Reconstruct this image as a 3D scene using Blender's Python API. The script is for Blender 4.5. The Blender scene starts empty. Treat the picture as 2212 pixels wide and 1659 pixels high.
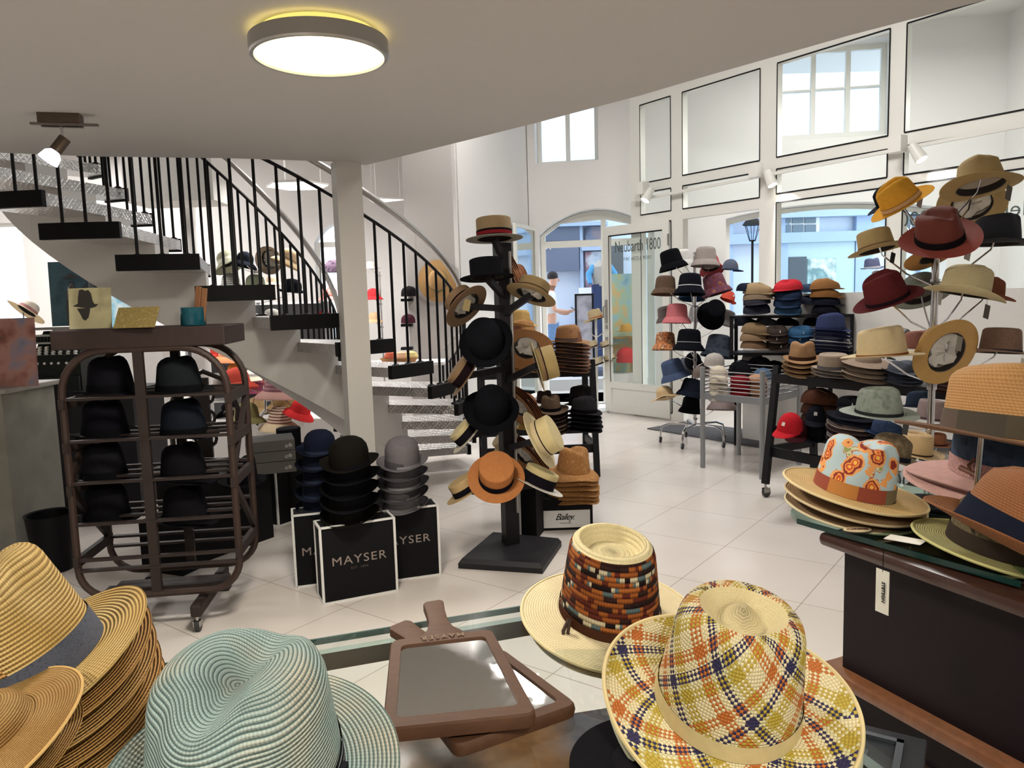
import bpy, bmesh, math, random
from math import sin, cos, pi, radians, sqrt, atan2, exp
from mathutils import Vector as V, Matrix as M4
random.seed(7)
SC = bpy.context.scene
COL = SC.collection
# ---------------------------------------------------------------- camera
F = 1640.0; PT = radians(6.3); RO = radians(1.7)
FW = V((0, cos(PT), -sin(PT))); U0 = V((0, sin(PT), cos(PT))); R0 = V((1, 0, 0))
RT = R0 * cos(RO) - U0 * sin(RO); UP = U0 * cos(RO) + R0 * sin(RO); CP = V((0, 0, 1.5))
cam = bpy.data.cameras.new('camera'); cam.lens = F / 2212 * 36; cam.sensor_width = 36; cam.clip_start = .05; cam.clip_end = 200
co = bpy.data.objects.new('camera', cam); COL.objects.link(co)
co.matrix_world = M4(((RT.x, UP.x, -FW.x, 0), (RT.y, UP.y, -FW.y, 0), (RT.z, UP.z, -FW.z, 1.5), (0, 0, 0, 1)))
SC.camera = co
SC.view_settings.view_transform = 'Standard'; SC.view_settings.look = 'None'; SC.view_settings.gamma = 1
SC.view_settings.use_curve_mapping = False
SC.view_settings.exposure = 0.45
# ---------------------------------------------------------------- world and lights
W = bpy.data.worlds.new('world'); SC.world = W; W.use_nodes = True
bg = W.node_tree.nodes['Background']; bg.inputs[0].default_value = (.80, .90, 1, 1); bg.inputs[1].default_value = 2.6
def light(name, kind, loc, power, rot=(0, 0, 0), col=(1, 1, 1), **k):
    l = bpy.data.lights.new(name, kind); l.energy = power; l.color = col
    for a, b in k.items(): setattr(l, a, b)
    o = bpy.data.objects.new(name, l); COL.objects.link(o); o.location = loc; o.rotation_euler = [radians(a) for a in rot]; return o
light('sunlight', 'SUN', (10, 14, 20), 3.2, (38, 0, 128), (1, .96, .9), angle=radians(1.5))
# hexagon and triangle panels of the hall, the rest added to brighten it (their glowing sheets are built with the lamps further down)
PANELS = [(-2.2, 8.2, 2.76, .6, 36), (-1.42, 8.9, 2.68, .5, 6), (-4.9, 6.6, 3.6, 1.2, 60), (1.6, 5.4, 4.5, 1.2, 70), (3.7, 8.3, 4.5, 1.0, 36), (-5.2, 9.0, 3.6, 1.2, 66), (5.2, 7.3, 4.5, 1.0, 34), (-.15, 7.9, 4.5, .8, 26)]
for i, (x, y, z, s, e) in enumerate(PANELS):
    light('panel_light', 'AREA', (x, y, z - .05), e, (0, 0, 0), (1, .97, .93), shape='SQUARE', size=s * .9)
# round lamps of the low ceiling under the gallery: the one in the photograph and unseen ones added behind the camera to light the foreground
LAMPS = [(-.566, 2.458, 34), (.55, -.3, 26), (-1.5, -.2, 20), (2.4, 0.1, 16)]
for x, y, p in LAMPS:
    light('ceiling_lamp_light', 'AREA', (x, y, 2.25), p, (0, 0, 0), (1, .92, .8), shape='DISK', size=.42)
# ---------------------------------------------------------------- pixel rays (only to read distances off the photograph's frame)
def ray(x, y): return FW * F + RT * (x - 1106) + UP * (829.5 - y)
def atY(x, y, Y): d = ray(x, y); return CP + d * (Y / d.y)
def atZ(x, y, z=0): d = ray(x, y); return CP + d * ((z - 1.5) / d.z)
def onP(x, y, P0, u):
    d = ray(x, y); n = V((-u[1], u[0])); k = (n.x * (P0[0]) + n.y * (P0[1])) / (n.x * d.x + n.y * d.y)
    p = CP + d * k; return (p.x - P0[0]) * u[0] + (p.y - P0[1]) * u[1], p.z
# ---------------------------------------------------------------- materials
MC = {}
def lin(c):
    if isinstance(c, str):
        c = [int(c[i:i + 2], 16) / 255 for i in (0, 2, 4)]
    g_ = sum(c[:3]) / 3; c = [g_ + (a - g_) * .9 for a in c[:3]]
    return tuple((a / 12.92 if a < .04045 else ((a + .055) / 1.055) ** 2.4) for a in c[:3]) + (1,)
class NT:
    def __init__(s, name):
        s.m = bpy.data.materials.new(name); s.m.use_nodes = True; s.t = s.m.node_tree; s.b = s.t.nodes['Principled BSDF']; s.o = s.t.nodes['Material Output']
    def n(s, kind, **k):
        a = s.t.nodes.new(kind)
        for q, v in k.items():
            if q.startswith('i_'): a.inputs[int(q[2:])].default_value = v
            else: setattr(a, q, v)
        return a
    def l(s, a, b): s.t.links.new(a, b)
    def math(s, op, a, b=None, c=None):
        m = s.n('ShaderNodeMath', operation=op)
        for i, x in enumerate((a, b, c)):
            if x is None: continue
            if hasattr(x, 'is_linked') or hasattr(x, 'links'): s.l(x, m.inputs[i])
            else: m.inputs[i].default_value = x
        return m.outputs[0]
    def mix(s, f, a, b, kind='MIX'):
        m = s.n('ShaderNodeMix', data_type='RGBA', blend_type=kind)
        for i, x in ((0, f), (6, a), (7, b)):
            if hasattr(x, 'links'): s.l(x, m.inputs[i])
            else: m.inputs[i].default_value = x
        return m.outputs[2]
    def noise(s, scale, det=3, vec=None):
        a = s.n('ShaderNodeTexNoise'); a.inputs['Scale'].default_value = scale; a.inputs['Detail'].default_value = det
        if vec is not None: s.l(vec, a.inputs['Vector'])
        return a.outputs['Fac']
    def uv(s):
        a = s.n('ShaderNodeUVMap'); x = s.n('ShaderNodeSeparateXYZ'); s.l(a.outputs[0], x.inputs[0]); return a.outputs[0], x.outputs[0], x.outputs[1]
    def obj(s): return s.n('ShaderNodeTexCoord').outputs['Object']
    def ramp(s, f, stops, interp='LINEAR'):
        r = s.n('ShaderNodeValToRGB'); e = r.color_ramp.elements; r.color_ramp.interpolation = interp
        while len(e) < len(stops): e.new(.5)
        for q, (p, c) in zip(e, stops): q.position = p; q.color = lin(c) if not isinstance(c, tuple) or len(c) != 4 else c
        s.l(f, r.inputs[0]); return r.outputs[0]
    def bump(s, h, st=.5, d=.002):
        b = s.n('ShaderNodeBump'); b.inputs['Strength'].default_value = st; b.inputs['Distance'].default_value = d
        s.l(h, b.inputs['Height']); s.l(b.outputs[0], s.b.inputs['Normal'])
    def fin(s, col=None, rough=.6, metal=0, spec=None):
        if col is not None:
            if hasattr(col, 'links'): s.l(col, s.b.inputs['Base Color'])
            else: s.b.inputs['Base Color'].default_value = col
        s.b.inputs['Roughness'].default_value = rough; s.b.inputs['Metallic'].default_value = metal
        if spec is not None: s.b.inputs['Specular IOR Level'].default_value = spec
        return s.m
def cache(f):
    def g(*a):
        k = (f.__name__,) + a
        if k not in MC: MC[k] = f(*a)
        return MC[k]
    return g
def sc(c, k): return tuple(min(1, a * k) for a in c[:3]) + (1,)
@cache
def plain(c, rough=.5, metal=0.0, nz=.06, scale=30.0):
    t = NT('surface_' + str(len(MC))); c = lin(c); f = t.noise(scale, 3, t.obj())
    return t.fin(t.mix(f, sc(c, 1 - nz), sc(c, 1 + nz)), rough, metal, .2 if max(c[:3]) < .02 else None)
@cache
def felt(c):
    t = NT('felt'); c = lin(c); o = t.obj(); f = t.noise(60, 4, o)
    g = t.noise(700, 2, o); t.bump(g, .35, .0008)
    m = t.fin(t.mix(f, sc(c, .82), sc(c, 1.15)), .95, 0, .06); return m
@cache
def straw(c, near=0):
    t = NT('straw'); c = lin(c); o = t.obj(); uv, u, v = t.uv()
    f = t.noise(25, 3, o); base = t.mix(f, sc(c, .88), sc(c, 1.1))
    rw, su = (.0042, .0055) if near else (.006, .008)
    row = t.math('SINE', t.math('MULTIPLY', v, 2 * pi / rw))
    ri = t.math('FLOOR', t.math('DIVIDE', v, rw))
    st = t.math('SINE', t.math('ADD', t.math('MULTIPLY', u, 2 * pi / su), t.math('MULTIPLY', ri, 2.1)))
    h = t.math('ADD', t.math('MULTIPLY', row, .6), t.math('MULTIPLY', st, .4))
    k = t.math('MULTIPLY_ADD', h, .5, .5)
    col = t.mix(t.math('POWER', k, .7), t.mix(1, base, (.66, .58, .48, 1), 'MULTIPLY'), base)
    t.bump(h, .6 if near else .3, .0012); return t.fin(col, .72, 0, .3)
@cache
def braid(c1, c2, gap, rw=.0052):
    t = NT('braided_straw'); o = t.obj(); uv, u, v = t.uv()
    f = t.noise(9, 2, o); base = t.mix(t.ramp(f, [(.42, (0, 0, 0, 1)), (.6, (1, 1, 1, 1))]), lin(c1), lin(c2))
    row = t.math('SINE', t.math('MULTIPLY', v, 2 * pi / rw)); ri = t.math('FLOOR', t.math('DIVIDE', v, rw))
    st = t.math('SINE', t.math('ADD', t.math('MULTIPLY', u, 2 * pi / .0042), t.math('MULTIPLY', ri, 1.3)))
    h = t.math('ADD', row, t.math('MULTIPLY', st, .35))
    k = t.ramp(t.math('MULTIPLY_ADD', row, .5, .5), [(.02, (0, 0, 0, 1)), (.34, (1, 1, 1, 1))])
    col = t.mix(k, lin(gap), base); col = t.mix(t.math('MULTIPLY_ADD', st, .12, .12), col, lin(gap))
    t.bump(h, .9, .0016); return t.fin(col, .75, 0, .3)
@cache
def plaid():
    t = NT('plaid_straw'); uv, u, v = t.uv()
    P = t.math('FRACT', t.math('DIVIDE', t.math('ADD', u, v), .112)); Q = t.math('FRACT', t.math('DIVIDE', t.math('SUBTRACT', u, v), .112))
    st = [(0, 'E6DAAE'), (.06, 'C96E2A'), (.25, 'E6DAAE'), (.36, '2E2B58'), (.52, 'D6D2A0'), (.6, 'BFA838'), (.8, 'E6DAAE')]
    a = t.ramp(P, st, 'CONSTANT'); b = t.ramp(Q, st, 'CONSTANT')
    w = .0042
    ck = t.n('ShaderNodeTexChecker'); ck.inputs['Scale'].default_value = 1 / w; t.l(uv, ck.inputs['Vector'])
    col = t.mix(ck.outputs['Fac'], a, b)
    s1 = t.math('ABSOLUTE', t.math('SINE', t.math('MULTIPLY', u, pi / w))); s2 = t.math('ABSOLUTE', t.math('SINE', t.math('MULTIPLY', v, pi / w)))
    h = t.math('MULTIPLY', s1, s2); col = t.mix(t.math('POWER', h, .4), t.mix(1, col, (.62, .55, .42, 1), 'MULTIPLY'), col)
    col = t.mix(t.math('GREATER_THAN', v, .158), col, lin('DCCB98')); t.bump(h, .8, .0014); return t.fin(col, .7, 0, .3)
@cache
def crochet():
    t = NT('crochet'); uv, u, v = t.uv(); rw = .0085
    ri = t.math('FLOOR', t.math('DIVIDE', v, rw)); cx = t.n('ShaderNodeCombineXYZ')
    t.l(t.math('MULTIPLY', u, 7), cx.inputs[0]); t.l(t.math('MULTIPLY', ri, 7.3), cx.inputs[1])
    f = t.noise(1.4, 1, cx.outputs[0])
    col = t.ramp(f, [(0, '2A1716'), (.36, '3A1F1B'), (.43, 'A85A22'), (.49, '6B2A1C'), (.54, 'B9672B'), (.585, '5E7476'), (.62, 'D9CDA8'), (.66, '241414'), (.75, 'C4692A')], 'CONSTANT')
    row = t.math('ABSOLUTE', t.math('SINE', t.math('MULTIPLY', v, pi / rw))); st = t.math('ABSOLUTE', t.math('SINE', t.math('MULTIPLY', u, pi / .0052)))
    h = t.math('ADD', t.math('MULTIPLY', row, .7), t.math('MULTIPLY', st, .3))
    col = t.mix(h, t.mix(1, col, (.4, .33, .3, 1), 'MULTIPLY'), col); t.bump(h, .9, .003)
    top = t.math('GREATER_THAN', v, .132)
    return t.fin(t.mix(top, col, lin('E2D3A2')), .85, 0, .2)
@cache
def floral():
    t = NT('floral_print'); o = t.obj()
    vo = t.n('ShaderNodeTexVoronoi'); vo.inputs['Scale'].default_value = 25; t.l(o, vo.inputs['Vector'])
    d = vo.outputs['Distance']; n = t.noise(70, 3, o)
    dd = t.math('ADD', d, t.math('MULTIPLY_ADD', n, .35, -.17))
    fl = t.ramp(dd, [(0, 'F0B040'), (.12, 'C7451F'), (.2, 'E8903A'), (.27, '8B2A1E'), (.38, 'E79A52'), (.5, 'A8BFC6')], 'CONSTANT')
    f2 = t.noise(35, 2, o); base = t.ramp(f2, [(0, 'A8BFC6'), (.58, 'A8BFC6'), (.6, 'B5643A'), (.63, 'C9C7A0'), (.67, '8E9A5A')], 'CONSTANT')
    m = t.math('GREATER_THAN', dd, .5); return t.fin(t.mix(m, fl, base), .7, 0, .3)
@cache
def patch(cols):
    t = NT('patchwork_band'); uv, u, v = t.uv(); f = t.math('FRACT', t.math('MULTIPLY', u, 1.7))
    return t.fin(t.ramp(f, [(i / len(cols), c) for i, c in enumerate(cols)], 'CONSTANT'), .8)
@cache
def mottled(cols, scale=30.0, rough=.85):
    t = NT('mottled_cloth'); f = t.noise(scale, 3, t.obj()); n = len(cols)
    return t.fin(t.ramp(f, [(.3 + .4 * i / max(1, n - 1), c) for i, c in enumerate(cols)]), rough, 0, .2)
@cache
def ringed(c1, c2, rw=.03):
    t = NT('striped_cloth'); uv, u, v = t.uv(); f = t.math('FRACT', t.math('DIVIDE', v, rw))
    return t.fin(t.ramp(f, [(0, c1), (.5, c2)], 'CONSTANT'), .85)
@cache
def ribbed(c1, c2):
    t = NT('ribbed_cloth'); uv, u, v = t.uv(); cx = t.n('ShaderNodeCombineXYZ'); t.l(t.math('MULTIPLY', u, 160), cx.inputs[0]); t.l(t.math('MULTIPLY', v, 18), cx.inputs[1])
    return t.fin(t.mix(t.noise(1.2, 2, cx.outputs[0]), lin(c1), lin(c2)), .9)
@cache
def wood(c, rough=.45, scale=1.0, flat=0):
    t = NT('wood'); c = lin(c); o = t.obj(); mp = t.n('ShaderNodeMapping'); mp.inputs['Scale'].default_value = (30 * scale, 30 * scale, 3 * scale) if not flat else (12, 70, 20); t.l(o, mp.inputs[0])
    f = t.noise(1.5, 5, mp.outputs[0]); t.bump(f, .15, .002)
    return t.fin(t.mix(f, sc(c, .6), sc(c, 1.35)), rough)
@cache
def metal(c='C8C8C8', rough=.25):
    t = NT('metal'); f = t.noise(40, 2, t.obj()); m = t.fin(lin(c), rough, 1.0); t.l(t.math('MULTIPLY_ADD', f, .15, rough - .05), t.b.inputs['Roughness']); return m
@cache
def plate():
    t = NT('tread_plate'); uv, u, v = t.uv(); k = 2 * pi / .034
    a = t.math('SINE', t.math('MULTIPLY', t.math('ADD', u, v), k)); b = t.math('SINE', t.math('MULTIPLY', t.math('SUBTRACT', u, v), k))
    ck = t.n('ShaderNodeTexChecker'); ck.inputs['Scale'].default_value = 1 / .024; t.l(uv, ck.inputs['Vector'])
    h = t.math('ADD', t.math('MULTIPLY', a, ck.outputs['Fac']), t.math('MULTIPLY', b, t.math('SUBTRACT', 1.0, ck.outputs['Fac'])))
    h = t.math('SMOOTH_MAX', h, .2); t.bump(h, 1.0, .004); return t.fin(t.mix(t.math('GREATER_THAN', h, .75), lin('BDBAB8'), lin('E2E0DF')), .32, .75)
@cache
def glass(c=(.97, .99, .985), refl=1.0):
    t = NT('glass'); t.t.nodes.remove(t.b); tr = t.n('ShaderNodeBsdfTransparent'); tr.inputs[0].default_value = c + (1,)
    gl = t.n('ShaderNodeBsdfGlossy'); gl.inputs['Roughness'].default_value = .01; fr = t.n('ShaderNodeFresnel'); fr.inputs[0].default_value = 1.45
    bf = t.n('ShaderNodeNewGeometry'); mx = t.n('ShaderNodeMixShader'); t.l(t.math('MULTIPLY', t.math('MULTIPLY', fr.outputs[0], refl), t.math('SUBTRACT', 1.0, bf.outputs['Backfacing'])), mx.inputs[0]); t.l(tr.outputs[0], mx.inputs[1]); t.l(gl.outputs[0], mx.inputs[2]); t.l(mx.outputs[0], t.o.inputs[0]); return t.m
@cache
def emit(c, s):
    t = NT('lamp_glow'); t.b.inputs['Emission Color'].default_value = lin(c); t.b.inputs['Emission Strength'].default_value = s; return t.fin(lin(c), .5)
@cache
def tiles():
    t = NT('floor_tiles'); o = t.obj(); mp = t.n('ShaderNodeMapping'); mp.vector_type = 'POINT'
    mp.inputs['Rotation'].default_value = (0, 0, radians(-53.2)); mp.inputs['Location'].default_value = (.07, -.76 + .36, 0); t.l(o, mp.inputs[0])
    s = t.n('ShaderNodeSeparateXYZ'); t.l(mp.outputs[0], s.inputs[0]); T = .62; fs = []; ids = []
    for i in (0, 1):
        x = t.math('DIVIDE', s.outputs[i], T); fr = t.math('FRACT', x); e = t.math('MINIMUM', fr, t.math('SUBTRACT', 1.0, fr)); fs.append(t.math('LESS_THAN', e, .0032)); ids.append(t.math('FLOOR', x))
    g = t.math('MAXIMUM', fs[0], fs[1]); n = t.noise(2.5, 4, o); wn = t.n('ShaderNodeTexWhiteNoise'); wn.noise_dimensions = '2D'
    cb = t.n('ShaderNodeCombineXYZ'); t.l(ids[0], cb.inputs[0]); t.l(ids[1], cb.inputs[1]); t.l(cb.outputs[0], wn.inputs['Vector'])
    base = t.mix(n, lin('D6CDC6'), lin('E2DBD6')); base = t.mix(t.math('MULTIPLY', wn.outputs['Value'], .25), base, lin('CFC1B0'))
    t.fin(t.mix(g, base, lin('8A7C6E')), .24, 0, .5); t.l(t.math('MULTIPLY_ADD', g, .5, .22), t.b.inputs['Roughness']); return t.m
WHITE = plain('E0DEDC', .7, 0.0, .02); FRAME = plain('E4E3DC', .4, 0.0, .02); BLACK = plain('101013', .6, 0.0, .1); CHROME = metal('D5D5D8', .12); STEEL = metal('B5B3B0', .3)
CARD = plain('E9E6DE', .7, 0.0, .03); NAVY = 'x'
# ---------------------------------------------------------------- mesh helpers
class MB:
    def __init__(s): s.v = []; s.f = []; s.mi = []; s.uv = []; s.k = 0
    def add(s, vs, fs, uvs=None):
        b = len(s.v); s.v += [V(p) for p in vs]
        for i, f in enumerate(fs):
            s.f.append([b + j for j in f]); s.mi.append(s.k); s.uv.append(uvs[i] if uvs else None)
        return s
    def box(s, c, d, rz=0, m=None, bev=0):
        hx, hy, hz = d[0] / 2, d[1] / 2, d[2] / 2; R = m if m is not None else M4.Rotation(rz, 3, 'Z'); c = V(c)
        P = [V((x, y, z)) for x in (-hx, hx) for y in (-hy, hy) for z in (-hz, hz)]
        return s.add([c + R @ p for p in P], [(0, 1, 3, 2), (4, 6, 7, 5), (0, 4, 5, 1), (2, 3, 7, 6), (0, 2, 6, 4), (1, 5, 7, 3)])
    def bb(s, a, b): return s.box([(x + y) / 2 for x, y in zip(a, b)], [abs(y - x) for x, y in zip(a, b)])
    def bar(s, p, q, w, h=None, up=(0, 0, 1)):
        p, q = V(p), V(q); d = q - p; L = d.length; z = d.normalized(); x = z.cross(V(up))
        if x.length < 1e-3: x = z.cross(V((0, 1, 0)))
        x.normalize(); y = x.cross(z); m = M4((x, z, y)).transposed(); return s.box((p + q) / 2, (w, L, h or w), m=m)
    def tube(s, pts, r, n=8, caps=True, closed=False):
        pts = [V(p) for p in pts]; N = len(pts); vs = []; prev = None
        for i, p in enumerate(pts):
            d = (pts[min(i + 1, N - 1)] - pts[max(i - 1, 0)]) if not closed else (pts[(i + 1) % N] - pts[i - 1])
            d.normalize()
            x = (prev - d * prev.dot(d)) if prev is not None else d.cross(V((0, 0, 1)))
            if x.length < 1e-4: x = d.cross(V((0, 1, 0)))
            x.normalize(); prev = x; y = d.cross(x); rr = r[i] if isinstance(r, (list, tuple)) else r
            vs += [p + (x * cos(2 * pi * j / n) + y * sin(2 * pi * j / n)) * rr for j in range(n)]
        fs = [(i * n + j, i * n + (j + 1) % n, (i + 1) * n + (j + 1) % n, (i + 1) * n + j) for i in range(N - 1) for j in range(n)]
        if closed: fs += [((N - 1) * n + j, (N - 1) * n + (j + 1) % n, (j + 1) % n, j) for j in range(n)]
        elif caps: fs += [tuple(range(n))[::-1], tuple((N - 1) * n + j for j in range(n))]
        return s.add(vs, fs)
    def lathe(s, prof, c=(0, 0, 0), n=32, sx=1, sy=1, caps=True):
        c = V(c); vs = [c + V((r * cos(2 * pi * j / n) * sx, r * sin(2 * pi * j / n) * sy, z)) for r, z in prof for j in range(n)]; N = len(prof)
        fs = [(i * n + j, i * n + (j + 1) % n, (i + 1) * n + (j + 1) % n, (i + 1) * n + j) for i in range(N - 1) for j in range(n)]
        if caps: fs += [tuple(range(n))[::-1], tuple((N - 1) * n + j for j in range(n))]
        return s.add(vs, fs)
    def prism(s, poly, z0, z1):
        n = len(poly); vs = [V((x, y, z0)) for x, y in poly] + [V((x, y, z1)) for x, y in poly]
        return s.add(vs, [tuple(range(n))[::-1], tuple(range(n, 2 * n))] + [(i, (i + 1) % n, n + (i + 1) % n, n + i) for i in range(n)])
    def build(s, name, mats, parent=None, world=False, smooth=35, bevel=0):
        me = bpy.data.meshes.new(name); inv = None
        vs = s.v
        if world and parent is not None:
            inv = WM[parent.name].inverted(); vs = [inv @ p for p in vs]
        me.from_pydata([tuple(p) for p in vs], [], s.f)
        for m in (mats if isinstance(mats, (list, tuple)) else [mats]): me.materials.append(m)
        me.polygons.foreach_set('material_index', s.mi)
        ul = me.uv_layers.new(name='UVMap')
        if any(u for u in s.uv):
            i = 0
            for f, u in zip(s.f, s.uv):
                for j in range(len(f)):
                    if u: ul.data[i].uv = u[j]
                    i += 1
        bm = bmesh.new(); bm.from_mesh(me); bmesh.ops.recalc_face_normals(bm, faces=bm.faces)
        if bevel: bmesh.ops.bevel(bm, geom=[e for e in bm.edges if e.is_manifold and e.calc_face_angle(0) > .6], offset=bevel, segments=2, affect='EDGES', profile=.5)
        bm.to_mesh(me); bm.free()
        if smooth:
            me.polygons.foreach_set('use_smooth', [True] * len(me.polygons)); me.set_sharp_from_angle(angle=radians(smooth))
        o = bpy.data.objects.new(name, me); COL.objects.link(o)
        if parent is not None: o.parent = parent
        WM[o.name] = (WM[parent.name] if parent is not None else M4())
        return o
WM = {}
def tag(o, label=None, cat=None, group=None, kind=None):
    if label: o['label'] = label
    if cat: o['category'] = cat
    if group: o['group'] = group
    if kind: o['kind'] = kind
    return o
def thing(name, label, cat, loc=(0, 0, 0), rot=None, group=None, s=1.0):
    o = bpy.data.objects.new(name, None); COL.objects.link(o); o.empty_display_size = .1
    R = rot if rot is not None else M4.Identity(3)
    if isinstance(R, (int, float)): R = M4.Rotation(R, 3, 'Z')
    m = M4.Translation(V(loc)) @ R.to_4x4() @ M4.Scale(s, 4); o.matrix_world = m; WM[o.name] = m
    return tag(o, label, cat, group)
def struct(o, parent=None): o['kind'] = 'structure'; return o
def poly_sheet(name, outer, holes, th, mat, origin, u, parent=None, kind=None):
    """upright sheet with openings: outline and holes in (s, z), standing along direction u from origin"""
    cu = bpy.data.curves.new(name, 'CURVE'); cu.dimensions = '2D'; cu.fill_mode = 'BOTH'; cu.extrude = th / 2
    for L in [outer] + holes:
        sp = cu.splines.new('POLY'); sp.points.add(len(L) - 1); sp.use_cyclic_u = True
        for q, (a, b) in zip(sp.points, L): q.co = (a, b, 0, 1)
    tmp = bpy.data.objects.new('tmp', cu); COL.objects.link(tmp); dg = bpy.context.evaluated_depsgraph_get()
    me = bpy.data.meshes.new_from_object(tmp.evaluated_get(dg)); bpy.data.objects.remove(tmp); bpy.data.curves.remove(cu)
    ux = V((u[0], u[1], 0)).normalized(); n = ux.cross(V((0, 0, 1)))
    m = M4(((ux.x, 0, n.x, origin[0]), (ux.y, 0, n.y, origin[1]), (0, 1, 0, origin[2] if len(origin) > 2 else 0), (0, 0, 0, 1)))
    if parent is not None: m = WM[parent.name].inverted() @ m
    me.transform(m); me.name = name
    me.materials.clear(); me.materials.append(mat)
    bm = bmesh.new(); bm.from_mesh(me); bmesh.ops.recalc_face_normals(bm, faces=bm.faces); bm.to_mesh(me); bm.free()
    o = bpy.data.objects.new(name, me); COL.objects.link(o)
    if parent is not None: o.parent = parent
    WM[o.name] = WM[parent.name] if parent is not None else M4()
    if kind: o['kind'] = kind
    return o
def rect(a, b, c, d): return [(a, c), (b, c), (b, d), (a, d)]
def arch(a, b, c, spring, rise, n=14):
    w = b - a; P = [(a, c), (b, c)]
    for i in range(n + 1):
        t = i / n; P.append((b - w * t, spring + rise * sin(pi * t) ** .8))
    return P
def text(s, size, parent, loc, rot, mat, name='lettering', ext=.0008, shear=0, align='CENTER', space=1.0, sx=1.0):
    """lettering as flat mesh; loc and rot in world space"""
    cu = bpy.data.curves.new('t', 'FONT'); cu.body = s; cu.size = size; cu.extrude = ext; cu.align_x = align; cu.shear = shear; cu.space_character = space; cu.resolution_u = 3
    tmp = bpy.data.objects.new('tmp', cu); COL.objects.link(tmp); dg = bpy.context.evaluated_depsgraph_get()
    me = bpy.data.meshes.new_from_object(tmp.evaluated_get(dg)); bpy.data.objects.remove(tmp); bpy.data.curves.remove(cu)
    me.transform(M4.Diagonal((sx, 1, 1, 1)))
    me.transform(WM[parent.name].inverted() @ M4.Translation(V(loc)) @ rot.to_4x4()); me.materials.clear(); me.materials.append(mat)
    o = bpy.data.objects.new(name, me); COL.objects.link(o); o.parent = parent; WM[o.name] = WM[parent.name]; return o
def facing(n):
    """rotation for text whose face looks along n (horizontal), reading upright"""
    n = V(n).normalized(); x = V((0, 0, 1)).cross(n).normalized(); y = n.cross(x); return M4((x, y, n)).transposed()
# ---------------------------------------------------------------- hats
# a,b half width and half length of the crown; h height; t taper; rc shoulder; bw brim width; cu side curl; dr droop; fd front dip
ST = dict(
    fedora=dict(a=.083, b=.1, h=.118, t=.84, rc=.022, top='crease', D=.03, bw=.062, cu=.014, dr=0, fd=.008, bh=.034),
    trilby=dict(a=.083, b=.1, h=.11, t=.84, rc=.02, top='crease', D=.026, bw=.036, cu=.014, dr=0, fd=.012, bh=.026),
    tear=dict(a=.085, b=.1, h=.12, t=.84, rc=.022, top='tear', D=.026, bw=.064, cu=.01, dr=0, fd=.004, bh=.03),
    tele=dict(a=.083, b=.1, h=.1, t=.88, rc=.016, top='tele', D=.018, bw=.06, cu=.01, dr=0, fd=0, bh=.03),
    porkpie=dict(a=.085, b=.1, h=.088, t=.92, rc=.01, top='tele', D=.012, bw=.034, cu=.012, dr=0, fd=0, bh=.022),
    boater=dict(a=.086, b=.1, h=.082, t=1.0, rc=.006, top='flat', D=0, bw=.055, cu=0, dr=0, fd=0, bh=.045),
    bowler=dict(a=.086, b=.102, h=.122, t=.97, rc=.062, top='dome', D=0, bw=.042, cu=.02, dr=-.008, fd=.006, bh=.02),
    bucket=dict(a=.09, b=.1, h=.11, t=.86, rc=.026, top='flat', D=0, bw=.042, cu=0, dr=.05, fd=0, bh=.02),
    cloche=dict(a=.086, b=.1, h=.105, t=.84, rc=.055, top='dome', D=0, bw=.068, cu=0, dr=.045, fd=0, bh=.026),
    wide=dict(a=.085, b=.1, h=.1, t=.86, rc=.04, top='dome', D=0, bw=.09, cu=.008, dr=.015, fd=.01, bh=.03),
    tall=dict(a=.083, b=.1, h=.135, t=.9, rc=.05, top='dome', D=0, bw=.068, cu=.016, dr=0, fd=0, bh=.03),
    top=dict(a=.083, b=.1, h=.13, t=1.02, rc=.006, top='flat', D=0, bw=.045, cu=.018, dr=0, fd=0, bh=.03),
    beanie=dict(a=.09, b=.1, h=.11, t=.9, rc=.07, top='dome', D=0, bw=.002, cu=0, dr=0, fd=0, bh=.03),
    sun=dict(a=.085, b=.1, h=.1, t=.8, rc=.04, top='dome', D=0, bw=.085, cu=0, dr=.05, fd=0, bh=.03))
def sst(x, a, b): x = max(0, min(1, (x - a) / (b - a))); return x * x * (3 - 2 * x)
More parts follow.
